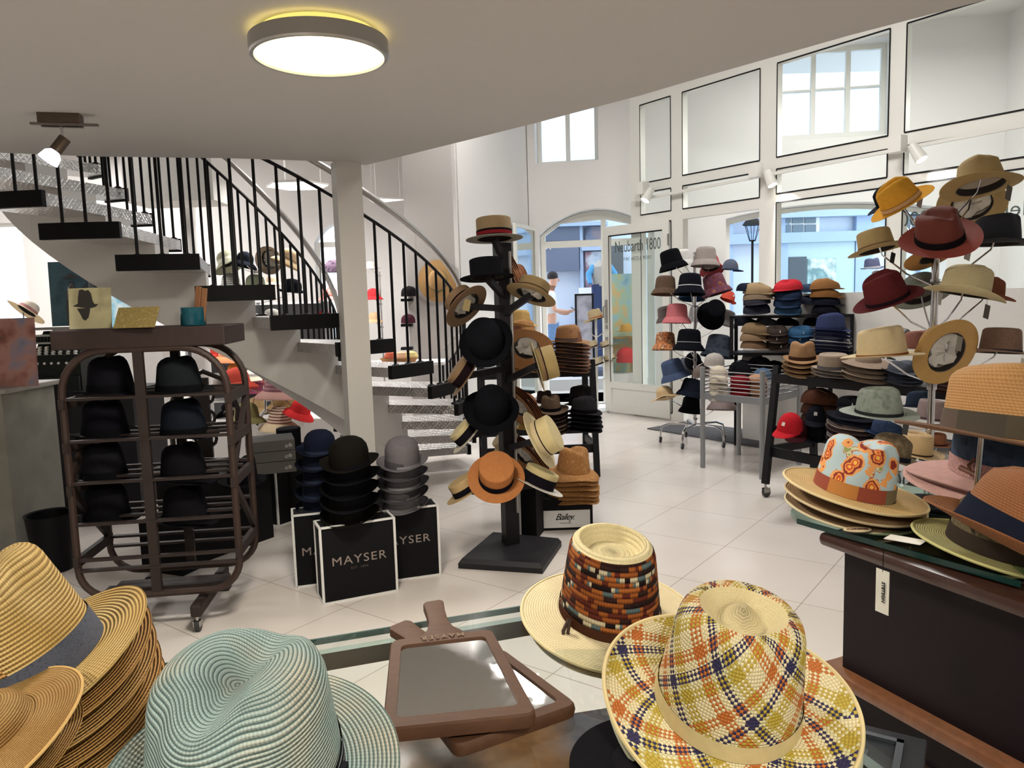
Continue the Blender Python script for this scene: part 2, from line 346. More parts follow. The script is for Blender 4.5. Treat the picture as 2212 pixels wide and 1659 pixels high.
def crown_pt(g, p, th, off=0):
    """p 0..1 up the side, 1..2 around the shoulder, 2..3 to the centre of the top"""
    h, t, rc = g['h'], g['t'], g['rc']
    if p <= 1: z = (h - rc) * p; r = 1 - (1 - t) * (z / h) ** 1.15
    elif p <= 2:
        q = (p - 1) * pi / 2; z = h - rc + rc * sin(q); zz = min(h, z); r = 1 - (1 - t) * (zz / h) ** 1.15; r -= (rc / g['a']) * (1 - cos(q))
    else:
        r1 = 1 - (1 - t) - rc / g['a']; q = p - 2; r = r1 * (1 - q) ** .9; z = h + .004 * (1 - (1 - q) ** 2)
    c, s = cos(th), sin(th); f = z / h
    if g['top'] in ('crease', 'tear'):      # finger pinches either side of the front (-y)
        for k in (-pi / 2 - .62, -pi / 2 + .62):
            d = (th - k + pi) % (2 * pi) - pi; r *= 1 - .16 * sst(f, .35, .95) * exp(-(d / .33) ** 2)
    x, y = c * g['a'] * r, s * g['b'] * r
    xn, yn = x / g['a'], y / g['b']; w = sst(f, .72, 1.0); D = g['D']
    if g['top'] == 'crease': z += w * (-D * exp(-(xn / .27) ** 2) * (1 - .35 * sst(abs(yn), .45, .8)) - .010 * yn + .004)
    elif g['top'] == 'tear':
        rho = sqrt((xn / .62) ** 2 + ((yn - .05) / .66) ** 2); z += w * (-D * (1 - sst(rho, .45, 1.0)) + .72 * D * exp(-(xn / .2) ** 2 - ((yn - .1) / .26) ** 2) - .008 * yn)
    elif g['top'] == 'tele':
        rho = sqrt((xn / (t * .93)) ** 2 + (yn / (t * .93)) ** 2); z += w * (-D * (1 - sst(rho, .66, .9)))
    if off:
        off *= max(0, min(1, 2.2 - p)); x += c * off; y += s * off
    return V((x, y, z))
def brim_pt(g, v, th):
    c, s = cos(th), sin(th); bw = g['bw'] * v
    z = -g['dr'] * v ** 1.15 + g['cu'] * v ** 2.2 * (c * c) ** .8 - g['fd'] * v * v * max(0, -s) + g.get('roll', 0) * v ** 6
    if g.get('wave'): z += g['wave'] * v * v * sin(3 * th + 1)
    k = 1.0 - (.25 * v if g['dr'] > .03 else 0)
    return V((c * (g['a'] + bw * k), s * (g['b'] + bw * k), z))
HC = {}
def crown_mesh(g, mat, n):
    m = MB(); ps = [i / 7 for i in range(8)] + [1 + i / 4 for i in range(1, 5)] + [2 + i / 10 for i in range(1, 10)] + [2.95, 2.98]
    def shell(off, zoff, flip):
        rows = []; acc = 0; vs = []; uvv = []
        for i, p in enumerate(ps):
            ring = [crown_pt(g, p, 2 * pi * j / n, off) for j in range(n)]
            if i: acc += (ring[0] - prev[0]).length * .5 + (ring[n // 4] - prev[n // 4]).length * .5
            prev = ring; vs += [q + V((0, 0, zoff * min(1, p * 1.5))) for q in ring]; uvv.append(acc)
        c = sum(ring, V()) / n; c.z = crown_pt(g, 2.999, 0).z if g['top'] != 'crease' else min(c.z, crown_pt(g, 2.99, 0).z)
        vs.append(c + V((0, 0, zoff))); fs = []; us = []
        for i in range(len(ps) - 1):
            for j in range(n):
                fs.append((i * n + j, i * n + (j + 1) % n, (i + 1) * n + (j + 1) % n, (i + 1) * n + j))
                u0, u1 = j / n * .56, (j + 1) / n * .56; us.append([(u0, uvv[i]), (u1, uvv[i]), (u1, uvv[i + 1]), (u0, uvv[i + 1])])
        i = len(ps) - 1
        for j in range(n):
            fs.append((i * n + j, i * n + (j + 1) % n, (i + 1) * n)); us.append([(j / n * .56, uvv[i]), ((j + 1) / n * .56, uvv[i]), (j / n * .56, uvv[i] + .0015)])
        m.add(vs, fs, us)
    shell(0, 0, 0); m.k = 1; shell(-.0022, -.004, 1)
    return m
def brim_mesh(g, n):
    m = MB(); K = 8; T = .0022
    for top in (1, 0):
        vs = []; 
        for i in range(K + 1):
            for j in range(n):
                q = brim_pt(g, i / K, 2 * pi * j / n); vs.append(q + V((0, 0, T / 2 if top else -T / 2)))
        fs = []; us = []
        for i in range(K):
            for j in range(n):
                fs.append((i * n + j, i * n + (j + 1) % n, (i + 1) * n + (j + 1) % n, (i + 1) * n + j))
                u0, u1, v0, v1 = j / n * .72, (j + 1) / n * .72, i / K * g['bw'], (i + 1) / K * g['bw']; us.append([(u0, v0), (u1, v0), (u1, v1), (u0, v1)])
        m.add(vs, fs, us)
        if not top:
            b = len(m.v) - len(vs); t0 = b - len(vs); f = []
            for j in range(n): f.append((t0 + K * n + j, t0 + K * n + (j + 1) % n, b + K * n + (j + 1) % n, b + K * n + j))
            for q in f: m.f.append(list(q)); m.mi.append(0); m.uv.append([(0, g['bw'])] * 4)
    return m
def edge_mesh(g, n, r=.003):
    return MB().tube([brim_pt(g, 1, 2 * pi * j / n) for j in range(n)], r, 6, closed=True)
def band_mesh(g, n, z0, z1, off=.0018):
    m = MB(); K = 3; h = g['h'] - g['rc']; vs = []
    for i in range(K + 1):
        z = z0 + (z1 - z0) * i / K
        vs += [crown_pt(g, min(1, z / h), 2 * pi * j / n, off) for j in range(n)]
    fs = [(i * n + j, i * n + (j + 1) % n, (i + 1) * n + (j + 1) % n, (i + 1) * n + j) for i in range(K) for j in range(n)]
    us = [[(j / n, 0), ((j + 1) / n, 0), ((j + 1) / n, 1), (j / n, 1)] for i in range(K) for j in range(n)]
    return m.add(vs, fs, us)
def bow_mesh(g, z, side=1):
    m = MB(); p = crown_pt(g, min(1, z / (g['h'] - g["rc"])), 0 if side > 0 else pi, .006)
    for s in (-1, 1): m.box(p + V((0, s * .012, 0)), (.005, .022, .022)); m.box(p + V((0, s * .016, -.006)), (.003, .012, .022))
    m.box(p, (.009, .008, .02)); return m
def tagmesh(g, k=0, side=-1):
    m = MB(); p = brim_pt(g, .1, -pi / 2 + .4 * side)
    m.tube([p + V((0, 0, -.002)), p + V((.004, -.004, -.045))], .0006, 4); return m
def mk(key, fn, name, mats, parent, smooth=40):
    if key in HC: o = bpy.data.objects.new(name, HC[key]); COL.objects.link(o)
    else:
        o = fn().build(name, mats, None, smooth=smooth); HC[key] = o.data
    if parent is not None: o.parent = parent
    WM[o.name] = WM[parent.name]; return o
GM = {'S': straw, 'F': felt}
def material(spec):
    if not isinstance(spec, str): return spec
    if spec[0] == 'S' and spec[1] == ':': return straw(spec[2:])
    if spec[:2] == 'N:': return straw(spec[2:], 1)
    return felt(spec)
def R3(rx=0, ry=0, rz=0):
    return M4.Rotation(radians(ry), 3, 'Y') @ M4.Rotation(radians(rx), 3, 'X') @ M4.Rotation(radians(rz), 3, 'Z')
def build_hat(style, mat, band, label, cat='hat', group=None, loc=(0, 0, 0), R=None, s=1.0, name='hat', n=40, brimmat=None, edge=None, bow=False, price=None, inside='E8DFD0', stuffed=False, sweat='2A2322', **over):
    g = dict(ST[style]); g.update(over); g['rc'] = min(g['rc'], g['h'] * .58); g['D'] = min(g['D'], g['h'] * .3); gk = tuple(sorted(g.items())) + (n,)
    root = thing(name, label, cat, loc, R if R is not None else M4.Identity(3), group, s)
    m = material(mat); bmn = material(brimmat) if brimmat else m
    mk(('c', gk, m.name), lambda: crown_mesh(g, m, n), 'crown', [m, plain(inside, .9, 0.0)], root)
    if g['bw'] > .004: mk(('b', gk, bmn.name), lambda: brim_mesh(g, n), 'brim', [bmn], root)
    if edge: mk(('e', gk, edge), lambda: edge_mesh(g, n), 'brim_edge', [plain(edge, .8)], root)
    if band:
        z = .002
        for i, q in enumerate(band if isinstance(band, list) else [(band, g['bh'])]):
            c, hh = q
            if isinstance(c, str) and c == '-': z += hh; continue
            bm_ = felt(c) if isinstance(c, str) else c
            mk(('d', gk, z, hh, bm_.name), lambda: band_mesh(g, n, z, z + hh), 'hat_band', [bm_], root)
            z += hh
        if bow:
            c = (band if isinstance(band, list) else [(band, 0)])[0][0]; bm_ = felt(c) if isinstance(c, str) else c
            mk(('w', gk, bm_.name, bow), lambda: bow_mesh(g, g['bh'] * .55, bow), 'bow', [bm_], root)
    if sweat: mk(('s', gk, sweat), lambda: band_mesh(g, n, .0, .03, -.004), 'sweatband', [plain(sweat, .7)], root)
    if stuffed: mk(('p', gk), lambda: stuffing(g), 'paper_stuffing', [plain('D8D4CC', .9, 0.0, .12)], root)
    if price:
        o = mk(('t', price), lambda: MB().tube([(0, 0, .01), (0, 0, -.02)], .0008, 4).box((0, 0, -.05), (.04, .0015, .06), m=M4.Rotation(.25, 3, 'Y')), 'price_tag', [plain(price, .6)], root)
        q = brim_pt(g, .15, -pi / 2 + .5); q.z -= .004
        o.matrix_local = M4.Translation(q) @ (WM[root.name].to_3x3().normalized().inverted() @ M4.Rotation(.5, 3, 'Z')).to_4x4()
    return root
def stuffing(g):
    rnd = random.Random(3); m = MB(); n = 20; pr = [(.2, .062), (.6, .056), (.85, .05), (.8, .02), (.45, .024), (.02, .012)]; vs = []
    for r, z in pr: vs += [V((cos(2 * pi * j / n) * g['a'] * r * (1 + .16 * rnd.uniform(-1, 1)), sin(2 * pi * j / n) * g['b'] * r * (1 + .16 * rnd.uniform(-1, 1)), z + .012 * rnd.uniform(-1, 1))) for j in range(n)]
    return m.add(vs, [(i * n + j, i * n + (j + 1) % n, (i + 1) * n + (j + 1) % n, (i + 1) * n + j) for i in range(len(pr) - 1) for j in range(n)] + [tuple((len(pr) - 1) * n + j for j in range(n))])
def sizeof(style, over=None):
    g = dict(ST[style]); g.update(over or {}); return 2 * (g['a'] + g['bw'] * (.75 if g['dr'] > .03 else 1)), 2 * (g['b'] + g['bw'])
LASTPOS = {}
def hat(px, py, Y, w, style, mat, band, label, rot=(0, 0, 0), **k):
    """hat whose brim centre is seen at (px, py) at distance Y, its brim w pixels wide in the photograph"""
    p = atY(px, py, Y); dist = (p - CP).dot(FW); over = {q: v for q, v in k.items() if q in ('a', 'b', 'h', 't', 'rc', 'D', 'bw', 'cu', 'dr', 'fd', 'top', 'roll', 'wave', 'bh')}
    W1, L1 = sizeof(style, over); rz = radians(rot[2]); wid = sqrt((W1 * cos(rz)) ** 2 + (L1 * sin(rz)) ** 2)
    s = w * dist / F / wid
    r = build_hat(style, mat, band, label, loc=p, R=R3(*rot), s=s, **k); LASTPOS['p'] = p; LASTPOS['s'] = s; return r
ORD = ['topmost', 'second', 'third', 'fourth', 'fifth', 'sixth', 'seventh', 'eighth', 'ninth', 'tenth', 'eleventh', 'twelfth']
def stack(px, py, Y, w, style, mats, bands, desc, where, cnt, dy, rot=(0, 0, 0), jit=0.0, bottom=None, group=None, **k):
    """n nested hats, dy pixels apart, the top one's brim centre at (px, py)"""
    out = []; rnd = random.Random(int(px) * 7 + int(py))
    for i in range(cnt):
        m = mats[i % len(mats)] if isinstance(mats, list) else mats; b = bands[i % len(bands)] if isinstance(bands, list) and bands and not isinstance(bands[0], tuple) else bands
        d = desc[i % len(desc)] if isinstance(desc, list) else desc
        o = ORD[i] + (' of' if i == 0 else ' from the top of') if i < cnt - 1 or cnt == 1 else 'bottom of'
        kk = dict(k)
        if i: kk.pop('price', None); kk.pop('bow', None)
        out.append(hat(px + rnd.uniform(-1, 1) * jit, py + dy * i, Y, w * (1 + (.02 * rnd.uniform(-1, 1) if jit else 0)), style, m, b, f'{d}, {o} {where}', (rot[0] + rnd.uniform(-1, 1) * min(2, jit), rot[1] + rnd.uniform(-1, 1) * min(2, jit), rot[2]), group=group or ('hats in ' + where), **kk))
    return out
def flatcap(px, py, Y, w, mat, label, rot=(0, 0, 0), group=None, name='flat_cap', logo=None, trim=None, cat='cap', s=None):
    p = atY(px, py, Y); dist = (p - CP).dot(FW); s = s or w * dist / F / .25
    root = thing(name, label, cat, p, R3(*rot), group, s); m = material(mat)
    def cap():
        q = MB(); n = 32; rows = []
        for i in range(9):
            a = i / 8 * pi / 2
            for j in range(n):
                th = 2 * pi * j / n; x = cos(th); y = sin(th); fr = max(0, -y)
                r = cos(a) ** .75 if i < 8 else 0.0; z = sin(a) * (.088 - .035 * fr) + .012 * sin(a * 2)
                rows.append((x * .118 * r * (1 + .05 * sin(a * 2)), y * .125 * r - .008 * sin(a), z))
        fs = [(i * n + j, i * n + (j + 1) % n, (i + 1) * n + (j + 1) % n, (i + 1) * n + j) for i in range(8) for j in range(n)] + [tuple(range(n))]
        return q.add(rows, fs)
    def bill():
        q = MB(); n = 14; vs = []
        for z in (.003, -.003):
            for k in range(2):
                for i in range(n + 1):
                    a = pi + pi * i / n; R = (.11 + .0 * k) if k == 0 else .118; ext = .045 * (sin(-a + 0) * 0 + abs(sin(a))) if k else 0
                    vs.append((cos(a) * R * (.98 if k else .9), sin(a) * (R + ext), z + .004 - .014 * k * abs(sin(a))))
        N = n + 1; fs = [(i, i + 1, N + i + 1, N + i) for i in range(n)] + [(2 * N + i, 2 * N + i + 1, 3 * N + i + 1, 3 * N + i) for i in range(n)] + [(N + i, N + i + 1, 3 * N + i + 1, 3 * N + i) for i in range(n)]
        return q.add(vs, fs)
    mk(('fc', m.name), cap, 'crown', [m], root); mk(('fb', m.name), bill, 'peak', [m], root)
    if trim:
        t = MB()
        for x in (-.03, .035):
            t.tube([(x + .02 * sin(a) * (1 if x > 0 else -1), -.11 * cos(a), .012 + .08 * sin(a) - .02 * max(0, cos(a))) for a in [i / 10 * pi for i in range(11)]], .0016, 5)
        t.build('piping', [plain(trim, .8)], root)
    if logo: MB().add([(-.006, -.128, .022), (.008, -.128, .02), (.006, -.127, .042), (.001, -.127, .05)], [(0, 1, 2, 3)]).build('logo', [plain(logo, .7)], root, smooth=0)
    return root
def capstack(px, py, Y, w, mats, desc, where, n, dy, rot=(0, 0, 0), **k):
    rnd = random.Random(int(px + py))
    for i in range(n):
        m = mats[i % len(mats)]; d = desc[i % len(desc)] if isinstance(desc, list) else desc
        o = ORD[i] + (' of' if i == 0 else ' from the top of') if i < n - 1 else 'bottom of'
        flatcap(px + rnd.uniform(-2, 2), py + dy * i, Y, w, m, f'{d}, {o} {where}', (rot[0] + rnd.uniform(-4, 4), rot[1] + rnd.uniform(-4, 4), rot[2] + rnd.uniform(-14, 14)), group='caps in ' + where, **k)
def ballcap(px, py, Y, w, mat, label, rot=(0, 0, 0), group=None, visor=None, front=None, mark=None, side=1):
    """baseball cap, peak towards local -y; py is its rim"""
    p = atY(px, py, Y); dist = (p - CP).dot(FW); s = w * dist / F / .26
    root = thing('baseball_cap', label, 'cap', p, R3(*rot), group, s); m = material(mat)
    def dome():
        q = MB(); n = 32; vs = []
        for i in range(9):
            a = i / 8 * pi / 2
            for j in range(n): th = 2 * pi * j / n; vs.append((cos(th) * .085 * cos(a) ** .8, sin(th) * .1 * cos(a) ** .8, .125 * sin(a)))
        return q.add(vs, [(i * n + j, i * n + (j + 1) % n, (i + 1) * n + (j + 1) % n, (i + 1) * n + j) for i in range(8) for j in range(n)])
    def vis():
        q = MB(); n = 14; vs = []
        for z in (.002, -.002):
            for k in range(4):
                for i in range(n + 1):
                    a = pi + pi * i / n; e = k / 3 * .075 * abs(sin(a)) ** .6; vs.append((cos(a) * .084, sin(a) * .099 - e, z - .02 * (k / 3) * abs(sin(a)) - .012 * (cos(a) ** 2) * k / 3))
        N = n + 1; fs = []
        for b in (0, 4 * N): fs += [(b + k * N + i, b + k * N + i + 1, b + (k + 1) * N + i + 1, b + (k + 1) * N + i) for k in range(3) for i in range(n)]
        fs += [(3 * N + i, 3 * N + i + 1, 7 * N + i + 1, 7 * N + i) for i in range(n)]; return q.add(vs, fs)
    mk(('bd', m.name), dome, 'crown', [m], root); v = material(visor) if visor else m; mk(('bv', v.name), vis, 'peak', [v], root)
    MB().lathe([(0, .128), (.006, .127), (.005, .124)], caps=False, n=10).build('button', [v], root)
    if mark: MB().add([(-.012, -.097, .05), (.012, -.097, .05), (.012, -.088, .075), (-.012, -.088, .075)], [(0, 1, 2, 3)]).build('logo', [plain(mark, .7)], root, smooth=0)
    return root
NM = dict(fedora='fedora_hat', trilby='trilby_hat', tear='fedora_hat', tele='panama_hat', porkpie='pork_pie_hat', boater='boater_hat', bowler='bowler_hat', bucket='bucket_hat', cloche='cloche_hat', wide='wide_brim_hat', tall='felt_hat', top='top_hat', beanie='beanie', sun='sun_hat')
_bh = build_hat
def build_hat(style, *a, **k): k.setdefault('name', NM[style]); return _bh(style, *a, **k)
# ---------------------------------------------------------------- room
def ST_(o): o['kind'] = 'structure'; return o
ST_(MB().bb((-8, -3, -.12), (7.5, 12.0, 0)).build('floor', tiles(), smooth=0))
OW0 = (.30, 10.6); OWu = V((6.7, -1.05)).normalized()          # street facade seen from inside, right part
G0 = (1.93, 9.1); Gu = V((.59, -.807)).normalized()            # glass partition
# gallery slab above the camera
edge = [(1.62, 2.10), (1.434, 2.35), (1.159, 2.622), (.807, 3.027), (.571, 3.313), (.157, 3.747), (-.221, 4.119), (-.849, 4.731), (-.961, 4.604), (-1.305, 4.474), (-1.541, 4.394), (-2.234, 4.229), (-2.626, 4.065), (-3.3, 3.95), (-3.9, 4.3), (-7.6, 4.6), (-7.6, -2.6), (4.6, -2.6), (4.6, -1.2)]
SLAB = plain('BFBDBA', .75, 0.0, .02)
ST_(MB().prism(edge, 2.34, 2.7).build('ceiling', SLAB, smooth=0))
ST_(MB().bb((-8, -3, 4.8), (7.5, 12.0, 4.95)).build('ceiling_hall', WHITE, smooth=0))
ST_(MB().bb((-8, -2.9, 0), (7.5, -2.75, 4.8)).build('wall_back', WHITE, smooth=0))
ST_(MB().bb((-7.75, -2.9, 0), (-7.6, 11, 4.8)).build('wall_left', WHITE, smooth=0))
ST_(MB().bb((6.2, -2.9, 0), (6.35, 9.9, 4.8)).build('wall_right', WHITE, smooth=0))
# facade on the left with two windows
L0 = (-7.6, 10.5); Lu = V((1, 0))
def sl(px, py): return onP(px, py, L0, Lu)
wa = [sl(-60, 700)[0], sl(46, 485)[0]]; wb = [sl(648, 0)[0], sl(728, 0)[0]]
holesL = [rect(wa[0] if wa[0] > .1 else .12, wa[1], sl(0, 700)[1], 2.75), arch(wb[0], wb[1] + .15, 1.0, 2.35, .25), rect(sl(330, 0)[0], sl(420, 0)[0], .95, 1.75)]
ST_(poly_sheet('wall_front', rect(0, 6.75, 0, 4.8), holesL, .2, WHITE, (L0[0], L0[1] + .1), Lu))
for i, (a, b, c, d) in enumerate([(holesL[0][0][0], holesL[0][1][0], holesL[0][0][1], 2.75), (wb[0], wb[1] + .15, 1.0, 2.35), (holesL[2][0][0], holesL[2][1][0], .95, 1.75)]):
    f = ST_(poly_sheet(f'window_{i + 1}', rect(a - .02, b + .02, c - .02, d + .02), [rect(a + .05, b - .05, c + .05, d - .05)], .06, FRAME, (L0[0], L0[1] + .14), Lu))
    poly_sheet('pane', rect(a + .04, b - .04, c + .04, d - .04), [], .006, glass(), (L0[0], L0[1] + .14), Lu, f)
# pier beside the facade and the slanting wall behind the hat tree
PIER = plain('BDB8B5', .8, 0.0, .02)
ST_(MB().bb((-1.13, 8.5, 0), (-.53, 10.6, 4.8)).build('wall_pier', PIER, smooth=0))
d = V((.3 + .53, 10.6 - 8.5)); ang = atan2(d.y, d.x)
ST_(MB().box((-.115 - .06 + .06, 9.55 + .02 + .15, 2.4), (d.length + .36, .1, 4.8), ang).build('wall_slant', WHITE, smooth=0))
# facade on the right: arched doorway, wide arched shop window, two upper windows
def so(px, py=600): return onP(px, py, OW0, OWu)
a0, a1 = so(1165)[0], so(1415)[0]; az = so(1227, 453)[1]
b0, b1 = so(1568)[0], so(2043)[0]; bz = so(1800, 437)[1]; bs = so(1570, 472)[1]; b_sill = so(1600, 690)[1]
u0, u1 = so(1163)[0], so(1297)[0]; uz0, uz1 = so(1230, 349)[1], so(1230, 349)[1] + 1.35
v0, v1 = so(1640)[0], so(1918)[0]; vz0, vz1 = so(1800, 297)[1], so(1800, 88)[1]
ST_(poly_sheet('wall_street', rect(0, 6.75, 0, 4.8), [arch(a0, a1, 0.002, az - .32, .32), arch(b0, b1, b_sill, bs, bz - bs), rect(u0, u1, uz0, uz1), rect(v0, v1, vz0, vz1)], .4, WHITE, (OW0[0] + .2 * OWu.y * -1, OW0[1] + .2), OWu))
def frame_on(name, outer, holes, th, off, mat=FRAME, P=OW0, u=OWu, parent=None):
    n = V((-u[1], u[0])); return poly_sheet(name, outer, holes, th, mat, (P[0] + n.x * off, P[1] + n.y * off), u, parent)
def sub(a, b, n, g): w = (b - a - g * (n + 1)) / n; return [(a + g + i * (w + g), a + g + i * (w + g) + w) for i in range(n)]
def win(name, s0, s1, z0, z1, cols, rows, off, bar=.06, thin=.025):
    H = []
    for a, b in sub(s0, s1, cols, bar):
        zz = z0 + bar; hs = (z1 - z0 - 2 * bar - thin * (len(rows) - 1))
        for r in rows: H.append(rect(a, b, zz, zz + hs * r)); zz += hs * r + thin
    f = ST_(frame_on(name, rect(s0, s1, z0, z1), H, .06, off)); frame_on('pane', rect(s0 + .02, s1 - .02, z0 + .02, z1 - .02), [], .006, off, glass(), parent=f); return f
win('window_4', u0, u1, uz0, uz1, 2, (.62, .38), .3)
win('window_5', v0 + .25, v1, vz0 + .05, vz1, 3, (.55, .45), .3)
tz = so(1240, 525)[1]; pm = so(1303)[0]; N_ = 14
f = ST_(frame_on('door_1', arch(a0 + .005, a1 - .005, 0.01, az - .33, .32), [rect(a0 + .07, pm - .03, .02, tz - .04), [(a0 + .07, tz + .05), (pm - .03, tz + .05), (pm - .03, az - .13), (a0 + .3, az - .16), (a0 + .07, az - .32)], rect(pm + .04, a1 - .1, .12, tz - .04), [(pm + .04, tz + .05), (a1 - .08, tz + .05), (a1 - .08, az - .34), (a1 - .35, az - .2), (pm + .04, az - .13)]], .07, .25))
frame_on('pane', [(pm + .03, .11), (a1 - .09, .11), (a1 - .09, az - .33), (a1 - .35, az - .16), (pm, az - .1), (a0 + .3, az - .13), (a0 + .06, az - .31), (a0 + .06, tz), (pm + .03, tz)], [], .006, .25, glass(), parent=f)
f = ST_(frame_on('window_6', arch(b0 + .005, b1 - .005, b_sill, bs - .005, bz - bs), [arch(b0 + .08, b1 - .08, b_sill + .06, bs - .06, bz - bs)], .06, .28))
frame_on('pane', rect(b0 + .05, b1 - .05, b_sill + .03, bs), [], .006, .28, glass(), parent=f)
# ---- glass partition
def sg(px, py=600): return onP(px, py, G0, Gu)
verts = [(sg(1370)[0], sg(1391)[0]), (sg(1456)[0], sg(1481)[0]), (sg(1645)[0], sg(1681)[0]), (sg(1916)[0], sg(1951)[0]), (5.05, 5.2)]
T1 = (sg(1640, 374)[1], sg(1640, 349)[1]); T2 = (sg(1560, 463)[1], sg(1560, 440)[1]); T2b = (sg(1780, 425)[1], sg(1780, 405)[1]); TOP = sg(1479, 201)[1]
H = []; cells = []
for i in range(4):
    a, b = verts[i][1], verts[i + 1][0]; t2 = T2 if i < 2 else T2b
    cells += [(a, b, .09 if i != 1 else .005, t2[0]), (a, b, t2[1], T1[0]), (a, b, T1[1], TOP)]
H = [rect(*c) for c in cells]
gp = ST_(poly_sheet('window_7', rect(verts[0][0], 5.2, 0, 4.8), H, .09, FRAME, G0, Gu))
for k, c in enumerate(cells):
    if k == 3: continue                                     # the open doorway
    poly_sheet('pane', rect(c[0] - .01, c[1] + .01, c[2] - .01, c[3] + .01), [], .008, glass(), G0, Gu, gp)
    gm = MB(); t = .008; e = [rect(c[0], c[1], c[2], c[3])[i] for i in range(4)]
    n = V((Gu.y, -Gu.x))
    for i in range(4):
        p, q = e[i], e[(i + 1) % 4]; P = [(G0[0] + Gu.x * s + n.x * .047, G0[1] + Gu.y * s + n.y * .047, z) for s, z in (p, q)]; gm.bar(P[0], P[1], .006, .014)
    gm.build('seal', BLACK, gp, smooth=0)
# white low wall of the window display along the partition
n = V((-.807, -.59)); s0, s1 = sg(1603)[0] + .35, 4.9
mid = (s0 + s1) / 2; ST_(MB().box((G0[0] + Gu.x * mid + n.x * .3, G0[1] + Gu.y * mid + n.y * .3, .74), (s1 - s0, .3, 1.48), atan2(Gu.y, Gu.x)).build('trim_display', plain('DCD9D4', .6, 0.0, .02), smooth=0))
# ---- lettering on the glass: read from the street side, so mirrored from here
rG = M4((V((Gu.x, Gu.y, 0)) * -1, V((0, 0, 1)), V((-Gu.x, -Gu.y, 0)).cross(V((0, 0, 1))))).transposed()
DK = plain('4A5652', .5)
def glasstext(s, px, py, size, m=DK):
    ss, z = sg(px, py); text(s, size, gp, (G0[0] + Gu.x * ss, G0[1] + Gu.y * ss, z), rG, m, 'shop_lettering', align='CENTER')
glasstext('Neubarth 1800', 2085, 477, .18, DK)
# ---- open door leaf with the shop's name
dA, dB = atZ(1311, 890), atZ(1450, 908); dA.z = dB.z = 0; du = (dB - dA).normalized(); dl = (dB - dA).length
door = ST_(bpy.data.objects.new('door_2', None)); COL.objects.link(door); door.matrix_world = M4.Translation(dA); WM[door.name] = M4.Translation(dA)
zt = onP(1450, 473, dB, du)[1]; zb = onP(1440, 868, dB, du)[1]; zb2 = onP(1440, 845, dB, du)[1]
poly_sheet('frame', rect(0, dl, .02, zt), [rect(.1, dl - .1, zb2 + .06, zt - .12), rect(.11, dl - .11, .12, zb2 - .02)], .05, FRAME, dA, du, door)
poly_sheet('kick_panel', rect(.1, dl - .1, .1, zb2), [], .03, FRAME, dA, du, door)
poly_sheet('pane', rect(.09, dl - .09, zb2 + .05, zt - .11), [], .008, glass(), dA, du, door)
sm = MB(); nn = du.cross(V((0, 0, 1)))
for p, q in [((.1, zb2 + .06), (.1, zt - .12)), ((.1, zt - .12), (dl - .1, zt - .12))]:
    sm.bar(dA + du * p[0] + nn * .026 + V((0, 0, p[1])), dA + du * q[0] + nn * .026 + V((0, 0, q[1])), .008, .016)
sm.build('seal', BLACK, door, world=True, smooth=0)
hb = MB(); 
for z, s in ((1.32, .3), (.95, .08), (1.12, .05)): hb.box(dA + du * .05 + nn * .035 + V((0, 0, z)), (.03, .02, s), atan2(du.y, du.x))
hb.tube([dA + du * .05 + nn * .03 + V((0, 0, 1.4)), dA + du * .05 + nn * .09 + V((0, 0, 1.38)), dA + du * .05 + nn * .09 + V((0, 0, 1.25))], .01)
hb.build('door_handle', STEEL, door, world=True)
hg = MB()
for z in (.25, 1.2, zt - .3): hg.tube([dB + nn * .03 + V((0, 0, z)), dB + nn * .03 + V((0, 0, z + .13))], .015)
hg.build('hinge', STEEL, door, world=True)
rD = facing(nn); s_, z_ = onP(1377, 531, dB, du)
text('Neubarth 1800', .2, door, dB + du * s_ + nn * .008 + V((0, 0, z_ - .06)), rD, DK, 'shop_lettering', sx=.6)
text('FINE HATS & MORE', .062, door, dB + du * s_ + nn * .008 + V((0, 0, z_ - .17)), rD, DK, 'shop_lettering', space=1.4, sx=.62)
# ---- white column under the gallery corner
c = atZ(784, 1182); c.z = 0
ST_(MB().box((c.x, c.y + .085, 1.17), (.15, .15, 2.36), .42).build('pillar', plain('D5D2CC', .7, 0.0, .02), smooth=0))
# ---------------------------------------------------------------- outside
ST_(MB().bb((-14, 10.7, -.1), (20, 30, -.01)).prism([(-14, 11.2), (20, 10.6), (20, 30), (-14, 30)], -.01, 0).build('ground', plain('BDB9B2', .9, 0.0, .05, 3.0), smooth=0))
SY = 15.0; BLUE = plain('9DB4D6', .7, 0.0, .04)
def street(px, py, Y=SY): p = atY(px, py, Y); return p.x, p.z
bl = thing('shop_building', 'blue painted shopfront across the street seen through the glass partition', 'building', (4.5, SY, 0))
def pan(px0, px1, py0, py1, d=.12, y=SY, name='pilaster', m=BLUE, par=None):
    x0, z1 = street(px0, py0, y); x1, z0 = street(px1, py1, y); return MB().bb((x0, y - d, max(0, z0)), (x1, y, z1)).build(name, m, par or bl, world=True, smooth=0)
xL = street(1140, 600)[0] - 1.5; xR = 13
MB().bb((xL, SY + .02, 0), (xR, SY + .5, 6.5)).build('wall', plain('CBD7EA', .8, 0.0, .03), bl, world=True, smooth=0)
pan(1568, 2060, 440, 462, .25, name='cornice'); pan(1568, 1900, 508, 520, .18, name='cornice')
pan(1568, 1580, 462, 760); pan(1845, 1875, 450, 760); pan(1683, 1695, 462, 760); pan(1985, 1995, 450, 760)
pan(1250, 1262, 480, 745); pan(1164, 1310, 484, 488, .2, name='cornice'); pan(1255, 1310, 533, 541, .15, name='cornice'); pan(1165, 1310, 722, 742, .3, name='plinth', m=plain('C9CED6', .8))
pan(1700, 1765, 470, 512, .1, name='window_frame', m=plain('E8EEF5', .6))
